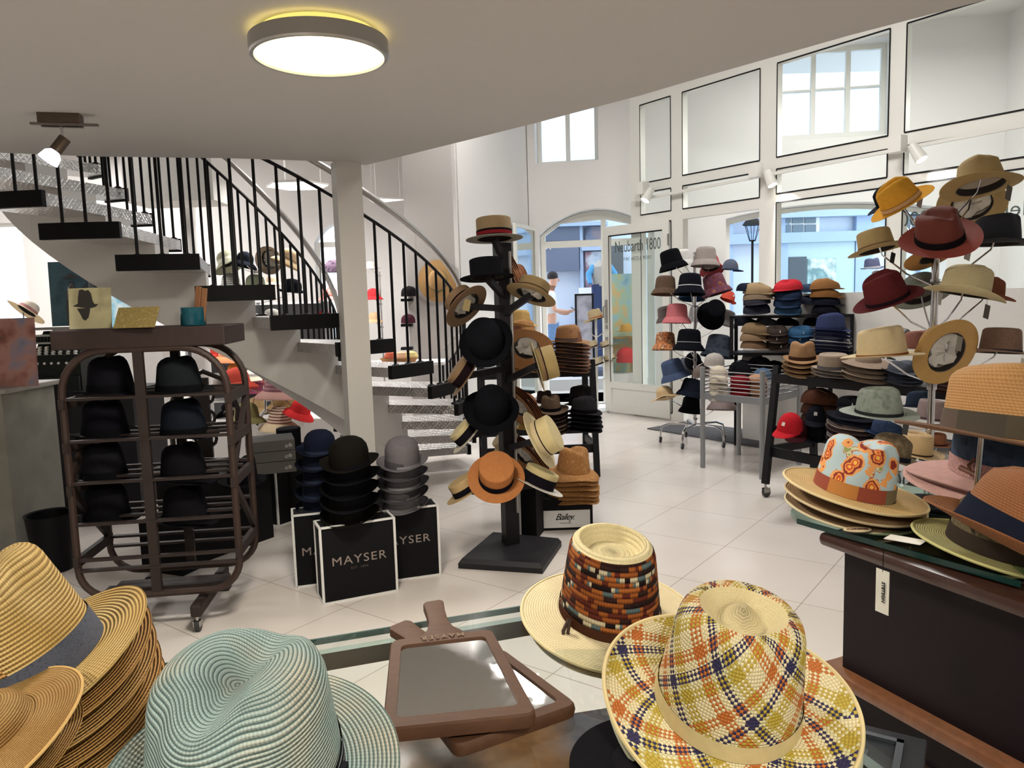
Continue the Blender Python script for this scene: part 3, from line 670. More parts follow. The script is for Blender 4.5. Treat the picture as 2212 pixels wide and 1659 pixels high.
for a, b in ((1693, 1703), (1707, 1730), (1734, 1757)):
    pan(a, b, 463, 483, .13, name='window_pane', m=plain('5F7386', .3)); pan(a, b, 487, 508, .13, name='window_pane', m=plain('5F7386', .3))
pan(1697, 1840, 522, 640, .09, name='shop_window', m=plain('A9C3D2', .15)); pan(1700, 1737, 556, 640, .11, name='display', m=plain('4C5560', .6)); pan(1740, 1800, 560, 640, .11, name='display', m=mottled(('9FC0C4', '6F8F96', 'D5E2E2'), 4.0))
pan(1172, 1250, 486, 520, .14, name='shop_window', m=plain('5D6880', .3)); pan(1172, 1250, 528, 585, .16, name='awning', m=plain('66708A', .5))
pan(1263, 1308, 492, 533, .12, name='shop_window', m=mottled(('40465A', '6A7590', '8E7F86'), 3.0)); pan(1263, 1308, 545, 722, .1, name='shop_window', m=mottled(('7C8DA4', 'B7C4D2', '93707A', '4D5A74'), 2.5))
pan(1250, 1308, 622, 640, .25, name='counter', m=plain('EFF2F5', .6)); pan(1172, 1250, 705, 722, .2, name='bench', m=plain('7D96B8', .7))
pan(1950, 1993, 470, 510, .2, name='sign_board', m=plain('59636F', .5)); pan(1320, 1345, 530, 600, .12, name='shop_window', m=plain('5A5D62', .4))
x, z = street(1968, 499, SY - .25); text('DYNAFIT', .2, bl, (x, SY - .22, z - .02), facing((0, -1, 0)), WHITE, 'shop_lettering', shear=.2)
x, z = street(1180, 533, SY - .25); text('ior', .26, bl, (x, SY - .2, z - .05), facing((0, -1, 0)), WHITE, 'shop_lettering')
# street lantern
x, z = street(1625, 600, 12.6); lt = thing('street_lantern', 'black street lantern on a slim pole outside the glass partition', 'street lamp', (x, 12.6, 0))
zl = atY(1625, 520, 12.6).z; q = (zl - atY(1625, 497, 12.6).z) * -1 / 1
MB().tube([(0, 0, 0), (0, 0, zl)], .02).lathe([(.06, 0), (.05, .8), (.035, .85)]).build('pole', BLACK, lt)
MB().lathe([(.05, zl), (.13, zl + .26)], n=6, caps=False).build('lantern_glass', glass((.9, .95, 1)), lt)
m = MB()
for j in range(6): a = j * pi / 3; m.bar((.05 * cos(a), .05 * sin(a), zl), (.13 * cos(a), .13 * sin(a), zl + .26), .008)
m.lathe([(.05, zl - .01), (.055, zl + .01)], n=6); m.build('lantern_frame', BLACK, lt)
MB().lathe([(.17, zl + .25), (.15, zl + .28), (.05, zl + .4), (.03, zl + .42), (.025, zl + .5), (.005, zl + .56)], n=6).build('lantern_cap', BLACK, lt)
# figure on the pavement, looking down at a phone
def person():
    Y = 13.2; k = Y / F; top = atY(1187, 591, Y); H = 1.76; z0 = top.z - H; x = top.x
    root = thing('person', 'person with short dark hair in white shirt and jeans reading a phone', 'person', (x, Y, z0), None)
    def skin(name, verts, edges, rad, mat, rootv=0, lv=2):
        me = bpy.data.meshes.new(name); me.from_pydata(verts, edges, []); o = bpy.data.objects.new(name, me); COL.objects.link(o)
        md = o.modifiers.new('s', 'SKIN'); sk = me.skin_vertices[0].data if me.skin_vertices else None
        if sk is None:
            bm = bmesh.new(); bm.from_mesh(me); bm.verts.layers.skin.verify(); bm.to_mesh(me); bm.free(); sk = me.skin_vertices[0].data
        for i, r in enumerate(rad): sk[i].radius = (r, r) if not isinstance(r, tuple) else r; sk[i].use_root = (i == rootv)
        sb = o.modifiers.new('u', 'SUBSURF'); sb.levels = lv; sb.render_levels = lv
        dg = bpy.context.evaluated_depsgraph_get(); m2 = bpy.data.meshes.new_from_object(o.evaluated_get(dg)); bpy.data.objects.remove(o)
        m2.materials.clear(); m2.materials.append(mat); m2.polygons.foreach_set('use_smooth', [True] * len(m2.polygons)); n = bpy.data.objects.new(name, m2); COL.objects.link(n); n.parent = root; return n
    SK = plain('E0A88C', .6, 0.0, .03)
    vs = [(0, 0, .95), (0, 0, 1.15), (.0, 0, 1.38), (.02, 0, 1.48), (.05, -.01, 1.56), (.07, -.02, 1.66), (.06, -.02, 1.73),
          (0, -.19, 1.4), (.06, -.24, 1.13), (.28, -.12, 1.1), (.36, -.09, 1.12), (0, .19, 1.4), (.06, .24, 1.13), (.26, .1, 1.06), (.34, .06, 1.08),
          (0, -.09, .9), (.02, -.1, .5), (-.02, -.1, .08), (.13, -.11, .03), (0, .09, .9), (.0, .1, .5), (-.03, .1, .08), (.12, .11, .03)]
    ed = [(0, 1), (1, 2), (2, 3), (3, 4), (4, 5), (5, 6), (2, 7), (7, 8), (8, 9), (9, 10), (2, 11), (11, 12), (12, 13), (13, 14), (0, 15), (15, 16), (16, 17), (17, 18), (0, 19), (19, 20), (20, 21), (21, 22)]
    skin('body', vs, ed, [(.13, .1), (.12, .095), (.14, .11), .055, .06, .09, .07, .05, .042, .032, .028, .05, .042, .032, .028, .08, .058, .04, .03, .08, .058, .04, .03], SK)
    for (hx, hy, hz) in ((.38, -.09, 1.12), (.36, .06, 1.08)):
        for f in range(5):
            a = (f - 2) * .016; L = (.03, .05, .055, .05, .04)[f]
            skin('finger', [(hx - .02, hy + a * .6, hz), (hx + L * .6, hy + a, hz + .01), (hx + L, hy + a * .8, hz + .035)], [(0, 1), (1, 2)], [.009, .008, .006], SK, lv=1)
    skin('shirt', [(0, 0, .86), (0, 0, 1.15), (0, 0, 1.38), (.01, 0, 1.46), (0, -.19, 1.4), (.04, -.225, 1.22), (0, .19, 1.4), (.04, .225, 1.22)], [(0, 1), (1, 2), (2, 3), (2, 4), (4, 5), (2, 6), (6, 7)], [(.165, .14), (.145, .12), (.155, .125), .075, .066, .06, .066, .06], plain('E9ECF0', .9))
    skin('trousers', [(0, 0, .97), (0, -.09, .85), (.02, -.1, .5), (-.02, -.1, .1), (0, .09, .85), (0, .1, .5), (-.03, .1, .1)], [(0, 1), (1, 2), (2, 3), (0, 4), (4, 5), (5, 6)], [(.15, .13), .1, .08, .065, .1, .08, .065], plain('6E93C4', .9, 0.0, .15))
    hr = MB().lathe([(.093, 1.665), (.098, 1.7), (.09, 1.75), (.06, 1.785), (.01, 1.8)], (.05, -.02, 0), 20, .95, .85).build('hair', plain('2A2020', .8), root)
    MB().lathe([(.012, 0), (.016, -.02), (.01, -.035)], (.158, -.02, 1.66), 8).box((.145, .015, 1.685), (.01, .02, .01)).box((.145, -.055, 1.685), (.01, .02, .01)).build('face_features', SK, root)
    for sx_ in (-.11, .11): MB().box((.08, sx_, .025), (.27, .09, .05)).build('shoe', BLACK, root, bevel=.015)
    p = thing('phone', 'black phone held by person on the pavement', 'phone', (x + .42, Y - .05, z0 + 1.12), R3(0, 40, 20)); MB().box((0, 0, 0), (.16, .08, .01)).build('screen', BLACK, p); 
    return root, z0
pr, pz = person()
ST_(MB().prism([(-4, 12.4), (14, 12.4), (14, 15), (-4, 15)], 0, max(.06, pz)).build('pavement', plain('C6C4C2', .9), smooth=0))
# folding sign, clothes and jacket mannequin outside
p = atY(1277, 716, 13.0); sg_ = thing('pavement_sign', 'narrow black framed advertising sign standing on the pavement', 'sign', (p.x, 13.0, max(.06, pz)))
H_ = atY(1277, 634, 13.0).z - max(.06, pz)
poly_sheet('frame', rect(-.27, .05, .2, H_), [rect(-.24, .02, .24, H_ - .03)], .05, BLACK, (p.x, 13.0, max(.06, pz)), (1, 0), sg_); poly_sheet('poster', rect(-.25, .03, .23, H_ - .02), [], .02, mottled(('8C8790', 'B9B4BC', '75707A'), 3.0), (p.x, 13.0, max(.06, pz)), (1, 0), sg_)
MB().prism([(-.35, -.2), (.2, -.2), (.3, .3), (-.3, .3)], 0, .1).tube([(-.22, 0, .1), (-.22, 0, .25)], .02).tube([(0, 0, .1), (0, 0, .25)], .02).build('base', plain('4A5263', .6), sg_)
p = atY(1300, 640, 14.2); mn = thing('mannequin', 'headless mannequin in grey and blue jacket with dark trousers outside', 'mannequin', (p.x, 14.2, max(.06, pz)))
zz = lambda py: atY(1300, py, 14.2).z - max(.06, pz)
MB().lathe([(.15, zz(618)), (.16, zz(604)), (.18, zz(588)), (.19, zz(576)), (.1, zz(568)), (.05, zz(562))], n=16, sy=.6).build('jacket', plain('A9A49C', .9), mn)
MB().tube([(-.13, 0, zz(575)), (-.24, -.02, zz(592)), (-.22, -.08, zz(612))], [.07, .06, .045]).build('sleeve', plain('4A98D0', .8), mn)
MB().tube([(.13, 0, zz(575)), (.24, -.02, zz(592)), (.22, -.08, zz(612))], [.07, .06, .045]).build('sleeve', plain('4A98D0', .8), mn)
MB().tube([(-.08, 0, .1), (-.09, 0, zz(614))], .1).tube([(.08, 0, .1), (.09, 0, zz(614))], .1).build('trousers', plain('2C3A63', .9), mn)
MB().lathe([(.25, 0), (.25, .02), (.02, .03), (.02, .3)], n=20).build('stand', STEEL, mn)
for i, (px, c_, l_) in enumerate([(1276, '8B6C9A', 'mauve'), (1283, '2AA5D8', 'turquoise'), (1289, '8A4A56', 'wine red')]):
    p = atY(px, 650, 14.4); g = MB().lathe([(.11, -.55), (.12, -.1), (.05, 0)], tuple(p), 12, 1, .4).build('garment', plain(c_, .9)); tag(g, f'{l_} garment hanging outside by the shopfront', 'clothes', 'clothes outside the shop')
# ---------------------------------------------------------------- lamps
lp = thing('ceiling_lamp', 'large round glowing ceiling lamp with brushed steel rim under the gallery', 'ceiling lamp', (-.566, 2.458, 2.34), s=.79)
MB().lathe([(.22, 0), (.235, -.03), (.22, -.04)], n=64).build('base', emit('F4E27A', .6), lp)  # emissive ring stands in for the lamp's glow on the ceiling
MB().lathe([(.262, -.03), (.268, -.032), (.268, -.088), (.262, -.095), (.25, -.095), (.25, -.03), (.262, -.03)], n=64, caps=False).build('rim', STEEL, lp)
MB().lathe([(.25, -.085), (.2, -.094), (.1, -.1), (.005, -.102)], n=64, caps=False).build('diffuser', emit('FFF0B8', 1.9), lp)
for i, (x, y, p) in enumerate(LAMPS[1:]):
    l2 = thing('ceiling_lamp', ['added round ceiling lamp straight behind the viewer', 'added round ceiling lamp behind the viewer, above the left side', 'added round ceiling lamp behind the viewer, above the counter side'][i], 'ceiling lamp', (x, y, 2.34), group='added lamps behind the viewer')
    MB().lathe([(.27, 0), (.27, -.07), (.2, -.08), (.005, -.08)], n=48).build('diffuser', emit('FFE9B8', 1.2), l2)
p = atZ(130, 247, 2.34); sp = thing('ceiling_spotlight', 'small swivelling spotlight on the low ceiling above the staircase', 'spotlight', tuple(p), .25)
MB().box((0, 0, -.02), (.16, .07, .04)).build('transformer', metal('6A5C50', .4), sp); MB().box((.02, -.02, -.045), (.26, .02, .008)).box((0, .02, -.045), (.16, .02, .008)).build('bracket', metal('8A8078', .3), sp)
MB().tube([(0, 0, -.04), (0, 0, -.075), (.0, 0, -.1)], .006).build('joint', CHROME, sp)
dv = V((-.55, -.2, -.8)).normalized(); a = V((.01, 0, -.1)); MB().tube([a, a + dv * .07], .025, 16).build('lamp_body', metal('6A5C50', .4), sp)
MB().tube([a + dv * .07, a + dv * .085, a + dv * .12], [.02, .035, .042], 16, caps=False).build('lamp_shade', emit('E9E5F6', 1.1), sp); MB().tube([a + dv * .1, a + dv * .106], .032, 16).build('bulb', emit('F4F0FF', 9), sp)
light('spotlight_beam', 'SPOT', tuple(V(p) + a + dv * .15), 25, (-10, 30, 0), (1, .97, .95), spot_size=1.3, shadow_soft_size=.04)
for i, (x, y, z, s, e_) in enumerate(PANELS):
    seen = i in (0, 1, 2); c = [('six-sided', 6), ('three-sided', 3), ('square', 4), ('square', 4), ('round', 32), ('square', 4), ('square', 4), ('square', 4)][i]
    L = thing('light_panel', ['hanging hexagonal light panel seen through the stair railings', 'hanging triangular light panel beside the grey pier', 'added light panel high above the staircase', 'added light panel high above the hall floor by the partition', 'added round light panel in the vestibule', 'added light panel above the far left hall', 'added light panel at the right end of the vestibule', 'added light panel in the hall above the slatted rack'][i], 'pendant light', (x, y, z))
    MB().lathe([(s * .55, 0), (s * .55, .02), (.01, .02)], n=c[1], caps=False).build('frame', FRAME, L, smooth=0); MB().lathe([(s * .53, .002), (.01, .002)], n=c[1], caps=False).build('diffuser', emit('FFFFFF', 2.2), L, smooth=0)
    w = MB()
    for k in range(3): q = 2 * pi * k / 3 + .3; w.tube([(s * .4 * cos(q), s * .4 * sin(q), .02), (s * .4 * cos(q), s * .4 * sin(q), 4.8 - z)], .002, 4)
    w.build('wire', STEEL, L)
# track on the partition with three spotlights
tk = MB(); nG = V((-.807, -.59, 0)); 
def onG(px, py, off=.1): s, z = sg(px, py); return V((G0[0] + Gu.x * s, G0[1] + Gu.y * s, z)) + nG * off
A = onG(1378, 435); B = onG(2212, 276); B = B + (B - A) * .3; tk.bar(A, B, .035, .03); tag(tk.build('lighting_track', FRAME, None, smooth=0), 'white lighting track running along the glass partition', 'track')
for px, py, txt, dd in ((1415, 412, 'leftmost of the three white spotlights on the partition track', (-.5, -.2, -.8)), (1660, 375, 'white spotlight on the track above the bucket hat stand', (.3, -.3, -.9)), (1968, 320, 'lit white spotlight on the track above the yellow fedora', (.35, -.4, -.85))):
    q = onG(px, py, .16); s = thing('track_spotlight', txt, 'spotlight', tuple(q)); d = V(dd).normalized()
    MB().box((-.03, 0, .02), (.11, .1, .14), .6).build('driver_box', FRAME, s); MB().tube([(.06, -.05, 0), V((.06, -.05, 0)) + d * .05, V((.06, -.05, 0)) + d * .16], [.04, .045, .055], 20).build('lamp_body', FRAME, s)
    MB().tube([V((.06, -.05, 0)) + d * .161, V((.06, -.05, 0)) + d * .163], .045, 20).build('bulb', emit('FFF6EA', 8), s)
    light('track_beam', 'SPOT', tuple(q + V((.06, -.05, 0)) + d * .2), 40, tuple(math.degrees(e) for e in (V((0, 0, -1)).rotation_difference(d).to_euler())), (1, .95, .88), spot_size=1.2, shadow_soft_size=.05)
# ---------------------------------------------------------------- spiral staircase
CX, CY, RI, RO_, RS, PH = -2.4, 6.3, .95, 2.05, 1.5, 11.0
stair = thing('spiral_staircase', 'curved staircase with tread plate steps, black railings and white stringer', 'staircase', (CX, CY, 0))
def sp_(r, a, z): a = radians(a); return V((r * cos(a), r * sin(a), z))
ang_k = lambda k: -77 + PH * (k - 3)
zk = lambda k: .18 * (13 - k) + .0
ALU = plate(); DARKM = plain('09080A', .6, 0.0, .1)
for k in range(-2, 13):
    a0_, a1_ = ang_k(k) - 6.4, ang_k(k) + 5.6; z = zk(k); m = MB(); T = .065; n = 4
    vs = []; 
    for zz_ in (z, z - T):
        for i in range(n + 1):
            a = a0_ + (a1_ - a0_) * i / n; vs += [sp_(RI, a, zz_), sp_(RO_, a, zz_)]
    N = 2 * (n + 1); fs = []; us = []
    L = RO_ - RI
    for i in range(n):
        fs.append((2 * i, 2 * i + 1, 2 * i + 3, 2 * i + 2)); us.append([(0, i * .08), (L, i * .08), (L, i * .08 + .08), (0, i * .08 + .08)])
        fs.append((N + 2 * i, N + 2 * i + 2, N + 2 * i + 3, N + 2 * i + 1)); us.append([(0, 0), (0, .08), (L, .08), (L, 0)])
    fs += [(0, 1, N + 1, N), (2 * n, 2 * n + 1, N + 2 * n + 1, N + 2 * n)]; us += [[(0, 0), (L, 0), (L, T), (0, T)]] * 2
    m.add(vs, fs, us); st = m.build('step', ALU, stair, smooth=0)
    for r0, r1 in ((RO_, RO_ + .035), (RI - .03, RI)):
        c = MB(); vs = []
        for zz_ in (z + .012, z - T - .012):
            for i in range(n + 1):
                a = a0_ + (a1_ - a0_) * i / n; vs += [sp_(r0, a, zz_), sp_(r1, a, zz_)]
        fs = [(2 * i, 2 * i + 1, 2 * i + 3, 2 * i + 2) for i in range(n)] + [(N + 2 * i, N + 2 * i + 2, N + 2 * i + 3, N + 2 * i + 1) for i in range(n)]
        fs += [(2 * i + 1, 2 * i + 3, N + 2 * i + 3, N + 2 * i + 1) for i in range(n)] + [(2 * i, N + 2 * i, N + 2 * i + 2, 2 * i + 2) for i in range(n)] + [(0, N, N + 1, 1), (2 * n, 2 * n + 1, N + 2 * n + 1, N + 2 * n)]
        c.add(vs, fs).build('end_cap', DARKM, st, smooth=0)
# stringer: saw-toothed on top, smooth helix below
m = MB(); P = []
for r in (RS, RS - .28):
    ring = []
    for k in range(-2, 13):
        a0_, a1_ = ang_k(k) - 5.5, ang_k(k) + 5.5
        for j in range(3): a = a0_ + (a1_ - a0_) * j / 2; ring.append((a, zk(k) - .065))
    P.append(ring)
n = len(P[0]); vs = []
zbot = lambda a: max(0, zk((a + 77) / PH + 3) - .47)
for (a, z) in P[0]: vs += [sp_(RS, a, z), sp_(RS - .28, a, z), sp_(RS, a, min(z - .02, zbot(a))), sp_(RS - .28, a, min(z - .02, zbot(a)))]
fs = []
for i in range(n - 1): b = 4 * i; c = b + 4; fs += [(b, c, c + 1, b + 1), (b + 2, b + 3, c + 3, c + 2), (b, b + 2, c + 2, c), (b + 1, c + 1, c + 3, b + 3)]
fs += [(0, 1, 3, 2), (4 * n - 4, 4 * n - 2, 4 * n - 1, 4 * n - 3)]
m.add(vs, fs).build('stringer', plain('D2CFCA', .75, 0.0, .02), stair, smooth=60)
BLK = plain('0F0E10', .35, 0.0, .1)
for r, kk in ((RO_ - .03, range(1, 13)), (RI + .03, range(-1, 13))):
    for k in kk:
        for j in (-1, 0, 1):
            a = ang_k(k) + j * PH / 3; zb_ = zk(k); kf = k + j / 3; zt_ = .18 * (13 - kf) + .83
            b = MB().tube([sp_(r, a, zb_), sp_(r, a, zt_)], .0095, 8).lathe([(.028, zb_), (.026, zb_ + .012), (.012, zb_ + .02)], sp_(r, a, 0), 12); b.build('baluster', BLK, stair)
    def line(h, rr, k0, k1, nn=70): return [sp_(rr, -77 + PH * (q - 3), .18 * (13 - q) + h) for q in [k0 + (k1 - k0) * i / nn for i in range(nn + 1)]]
    k0 = kk[0] - .4; MB().tube(line(.83, r, k0, 12.4), .011, 8).build('rail', BLK, stair); MB().tube(line(.98, r + .0, k0, 12.6), .021, 12).build('handrail', STEEL, stair)
    for k in list(kk)[::3]:
        q = k + .33; MB().tube([line(.83, r, q, q, 1)[0], line(.97, r, q, q, 1)[0]], .006, 6).build('rail_bracket', STEEL, stair)
# ---------------------------------------------------------------- foreground glass table
TZ = .85; t0, t1, t2 = atZ(330, 1437, TZ), atZ(1130, 1308, TZ), atZ(830, 1355, TZ)
tu = (t1 - t0).normalized(); tn = V((tu.y, -tu.x, 0)); TA = t0 - tu * .9; TB = t1 + tu * .30
tb = thing('glass_table', 'glass topped display table in front carrying straw hats and hand mirrors', 'table', (TA.x, TA.y, 0))
def onT(s, d, z): return TA + tu * s + tn * d + V((0, 0, z - TZ))
LT = (TB - TA).length; ta = atan2(tu.y, tu.x)
MB().box(onT(LT / 2, .45, TZ - .006), (LT, .9, .012), ta).build('glass_top', glass((.93, .965, .955), 1.2), tb, world=True, smooth=0)
e = MB()
for d_ in (0, .9): e.bar(onT(0, d_, TZ - .006), onT(LT, d_, TZ - .006), .004, .0125)
e.build('glass_edge', plain('46615A', .2), tb, world=True, smooth=0)
e = MB()
for d_ in (.035, .86): e.bar(onT(.02, d_, TZ - .03), onT(LT - .02, d_, TZ - .03), .02, .035)
for s_ in (.02, LT - .02): e.bar(onT(s_, .035, TZ - .03), onT(s_, .86, TZ - .03), .02, .035)
e.build('frame', metal('8E948F', .35), tb, world=True, smooth=0)
for s_, d_ in ((.03, .05), (LT - .03, .05), (.03, .85), (LT - .03, .85), (.95, .55)):
    MB().bar(onT(s_, d_, 0), onT(s_, d_, TZ - .045), .035, .035, up=(0, 1, 0)).build('leg', metal('8E948F', .35), tb, world=True, smooth=0)
c0 = atZ(925, 1592, .7); c1 = atZ(1290, 1535, .7); cu_ = (c1 - c0).normalized(); cn = V((cu_.y, -cu_.x, 0)); ca = atan2(cu_.y, cu_.x)
cb = thing('wooden_cabinet', 'polished brown wooden cabinet standing beneath the glass table', 'cabinet', tuple((c0 + c1) / 2 + cn * .28 - V((0, 0, .7))), ca)
MB().bb((-.42, -.28, 0), (.42, .28, .67)).build('body', wood('6E4326', .3), cb, bevel=.006); MB().bb((-.44, -.3, .67), (.44, .29, .7)).build('top', wood('8A5E38', .18), cb, bevel=.008)
for x in (-.21, .21):
    d_ = MB().bb((x - .2, -.3, .08), (x + .2, -.285, .62)).build('door', wood('5E3820', .35), cb, bevel=.004); MB().lathe([(.012, 0), (.016, .01), (.008, .02)], (x, -.32, .35), 12).build('knob', STEEL, d_)
# hand mirrors
def mirror(label, pts, z, thick, par_n='hand_mirror'):
    """pts: pixel corners of the frame: near left, near right, far right, far left; handle from the far side"""
    P = [atZ(x, y, z) for x, y in pts]; hl, hr = P[4], P[5]; ctr = sum(P[:4], V()) / 4
    r = thing('hand_mirror', label, 'mirror', tuple(ctr))
    def rounded(Q, f, nn=5):
        out = []; L = len(Q)
        for i in range(L):
            a, b, c = Q[i - 1], Q[i], Q[(i + 1) % L]; d1 = (a - b).normalized() * f; d2 = (c - b).normalized() * f
            for j in range(nn + 1): t = j / nn; out.append(b + d1 * (1 - t) ** 2 + d2 * t ** 2)
        return out
    Q = rounded([P[0], P[1], P[2], P[3]], .018); inner = rounded([ctr + (p - ctr) * .82 for p in P[:4]], .014)
    def loop(dz, k=1.0): return [ctr + (p - ctr) * k + V((0, 0, dz)) for p in Q]
    m = MB(); rows = [loop(-thick), loop(-thick * .5, 1.015), loop(-.003, 1.005), loop(0, .985)]; n = len(Q); innr = [p + V((0, 0, 0)) for p in inner]; ind = [p + V((0, 0, -.004)) for p in inner]
    vs = sum(rows, []) + innr + ind; R_ = len(rows) + 2
    m.add(vs, [(i * n + j, i * n + (j + 1) % n, (i + 1) * n + (j + 1) % n, (i + 1) * n + j) for i in range(R_ - 1) for j in range(n)] + [tuple(range(n))])
    wd = wood('54321A', .7, 1.0, 1); m.build('frame', wd, r, world=True, smooth=30)
    MB().add([p + V((0, 0, -.0035)) for p in inner], [tuple(range(n))]).build('mirror_glass', metal('EDEDEA', .02), r, world=True, smooth=0)
    mid = (P[2] + P[3]) / 2; hx = (hl + hr) / 2; w = (hr - hl).length / 2; ax = (hx - mid); sd = (hr - hl).normalized(); h = []
    for t, ww in ((-.08, w * 2.3), (.06, w * 2.0), (.2, w * 1.3), (.38, w), (.7, w * .98), (.94, w * 1.1), (1, w * .8)):
        h.append((mid + ax * t, ww))
    poly = [c_ - sd * ww for c_, ww in h] + [c_ + sd * ww for c_, ww in h[::-1]]; k = len(poly)
    vs = [p + V((0, 0, -.001)) for p in poly] + [p + V((0, 0, -thick + .001)) for p in poly]
    MB().add(vs, [tuple(range(k)), tuple(range(k, 2 * k))[::-1]] + [(i, (i + 1) % k, k + (i + 1) % k, k + i) for i in range(k)]).build('handle', wd, r, world=True, smooth=30, bevel=.004); return r, P
mirror('wooden hand mirror lying underneath the other mirror on the glass table', [(985, 1612), (1248, 1520), (1085, 1400), (850, 1440), (838, 1352), (880, 1335)], TZ + .022, .02)
r_, P_ = mirror('wooden hand mirror lying on top of the other mirror', [(826, 1575), (1160, 1540), (1062, 1358), (845, 1382), (915, 1298), (955, 1292)], TZ + .05, .022)
x_ = (P_[2] - P_[3]).normalized(); y_ = V((0, 0, 1)).cross(x_); mt = (P_[2] + P_[3]) / 2 * .975 + (P_[0] + P_[1]) / 2 * .025
text('MAYSER', .018, r_, mt + V((0, 0, .002)), M4((-x_, -y_, V((0, 0, 1)))).transposed(), plain('7E6248', .5), space=1.3)
# ---------------------------------------------------------------- counter at the right
cA, cB = atZ(1812, 1158, .9), atZ(2205, 1292, .9); cd = (cB - cA).normalized(); cp_ = V((-cd.y, cd.x, 0))
ct = thing('display_counter', 'dark brown leather sided display counter at the right with glass top', 'counter', (cA.x, cA.y, 0))
def onC(s, d, z): return V((cA.x, cA.y, 0)) + cd * s + cp_ * d + V((0, 0, z))
cang = atan2(cd.y, cd.x); DKW = wood('3A2018', .3)
MB().box(onC(.75, .3, .44), (1.48, .58, .86), cang).build('body', plain('170F14', .45, 0.0, .1), ct, world=True, smooth=0)
MB().box(onC(.74, .3, .888), (1.56, .66, .035), cang).build('top_moulding', DKW, ct, world=True, bevel=.014)
for z_, w_ in ((.548, .035),): MB().box(onC(.74, .3, z_), (1.56, .66, w_), cang).build('middle_moulding', wood('7A4A2A', .25), ct, world=True, bevel=.014)
MB().box(onC(.74, .3, .22), (1.52, .62, .44), cang).build('base', wood('2A1812', .4), ct, world=True)
gq = atZ(1708, 1104, .925); g1 = atZ(2205, 1255, .925); g2 = onC(1.5, -.0, .925); far = onC(1.5, .85, .925); 
poly = [(gq.x, gq.y), (atZ(1722, 1120, .925).x, atZ(1722, 1120, .925).y), (g1.x, g1.y), (g2.x, g2.y), (far.x, far.y), (onC(-.35, .85, 0).x, onC(-.35, .85, 0).y), (atZ(1725, 1070, .925).x, atZ(1725, 1070, .925).y)]
MB().prism(poly, .912, .925).build('glass_top', glass((.75, .9, .86), 1.2), ct, world=True, smooth=0)
MB().bar(V((poly[1][0], poly[1][1], .918)), V((g1.x, g1.y, .918)), .003, .013).build('glass_edge', plain('0E3330', .15), ct, world=True, smooth=0)
TEAL_GLINT = plain('159C8A', .2)
for s in (.18, .62): MB().bar(onC(s, .02, .903), onC(s + .1, .02, .903), .01, .004).build('glass_edge', TEAL_GLINT, ct, world=True, smooth=0)  # teal highlights along the glass edge, painted as short coloured bars
q = atY(1906, 1278, 1.6); tg = thing('hang_tag', 'white hanging tag with dark lettering on the side of the display counter', 'tag', tuple(q)); tr_ = M4((cd, V((0, 0, 1)), -cp_)).transposed() if True else None
nrm = -cp_; MB().box((0, 0, 0), (.034, .001, .098), cang).build('card', plain('D8D6C8', .7), tg)
MB().tube([(0, 0, .045), (0, 0, .1)], .001, 5).build('string', BLACK, tg)
rt = M4((V((0, 0, -1)), -nrm.cross(V((0, 0, -1))) * -1, nrm)).transposed(); text('STETSON', .011, tg, q + nrm * .002 + V((0, 0, 0)), M4((V((0, 0, -1)), nrm.cross(V((0, 0, -1))), nrm)).transposed(), BLACK)
# items on the counter
def disc_tag():
    p = atZ(1852, 1146, .93); r = thing('oval_label', 'cream oval shop label lying on the counter glass in front of the floral hat', 'label', tuple(p))
    MB().lathe([(.036, 0), (.036, .002)], n=32, sy=.62).build('card', plain('3A352E', .6), r); MB().lathe([(.033, .001), (.033, .003)], n=32, sy=.6).build('face', plain('DCC9A0', .6), r)
    text('MARONE', .012, r, p + V((0, -.004, .0035)), M4.Rotation(-.05, 3, 'Z'), plain('6B3A30', .6))
disc_tag()
p = atZ(1955, 1168, .935); r = thing('paper_tag', 'white price tag lying on the counter glass beside the green brimmed hat', 'label', tuple(p), -.9)
MB().add([(-.04, -.018, 0), (.04, -.018, .004), (.04, .018, .006), (-.04, .018, .002)], [(0, 1, 2, 3)]).add([(-.04, -.018, -.001), (.04, -.018, .003), (.04, .018, .005), (-.04, .018, .001)], [(3, 2, 1, 0)]).build('card', CARD, r, smooth=0)
# ---------------------------------------------------------------- hat tree
tp = V((-.035, 4.40, 0)); tr = thing('hat_tree', 'tall black wooden hat tree with square base and angled arms', 'hat stand', tuple(tp))
B4 = [atZ(990, 1228), atZ(1172, 1240), atZ(1213, 1180), atZ(1063, 1165)]; cb_ = sum(B4, V()) / 4 - V(tp)
BT = plain('232226', .5, 0.0, .08); pl = [(p - V(tp)) for p in B4]; d1 = [cb_ + (p - cb_) * .93 for p in pl]
MB().add([p + V((0, 0, 0)) for p in pl] + [p + V((0, 0, .03)) for p in pl] + [V((p.x, p.y, .055)) for p in d1], [(0, 1, 2, 3)] + [(i, (i + 1) % 4, 4 + (i + 1) % 4, 4 + i) for i in range(4)] + [(4 + i, 4 + (i + 1) % 4, 8 + (i + 1) % 4, 8 + i) for i in range(4)] + [(8, 9, 10, 11)]).build('base', BT, tr, smooth=0)
top = atY(1062, 525, 4.4).z; MB().box((0, .03, top / 2), (.085, .085, top), .35).build('pole', BT, tr, smooth=0)
MB().box((.04, .0, top / 2 + .1), (.008, .05, top - .3), .35).build('slot_strip', plain('B9B5B2', .5), tr, smooth=0)
def treearm(px, py, Y, dz=-.16):
    q = atY(px, py, Y) - V(tp); b = V((0, 0, q.z + dz)); MB().bar(b, q, .03, .035).build('arm', BT, tr, smooth=0)
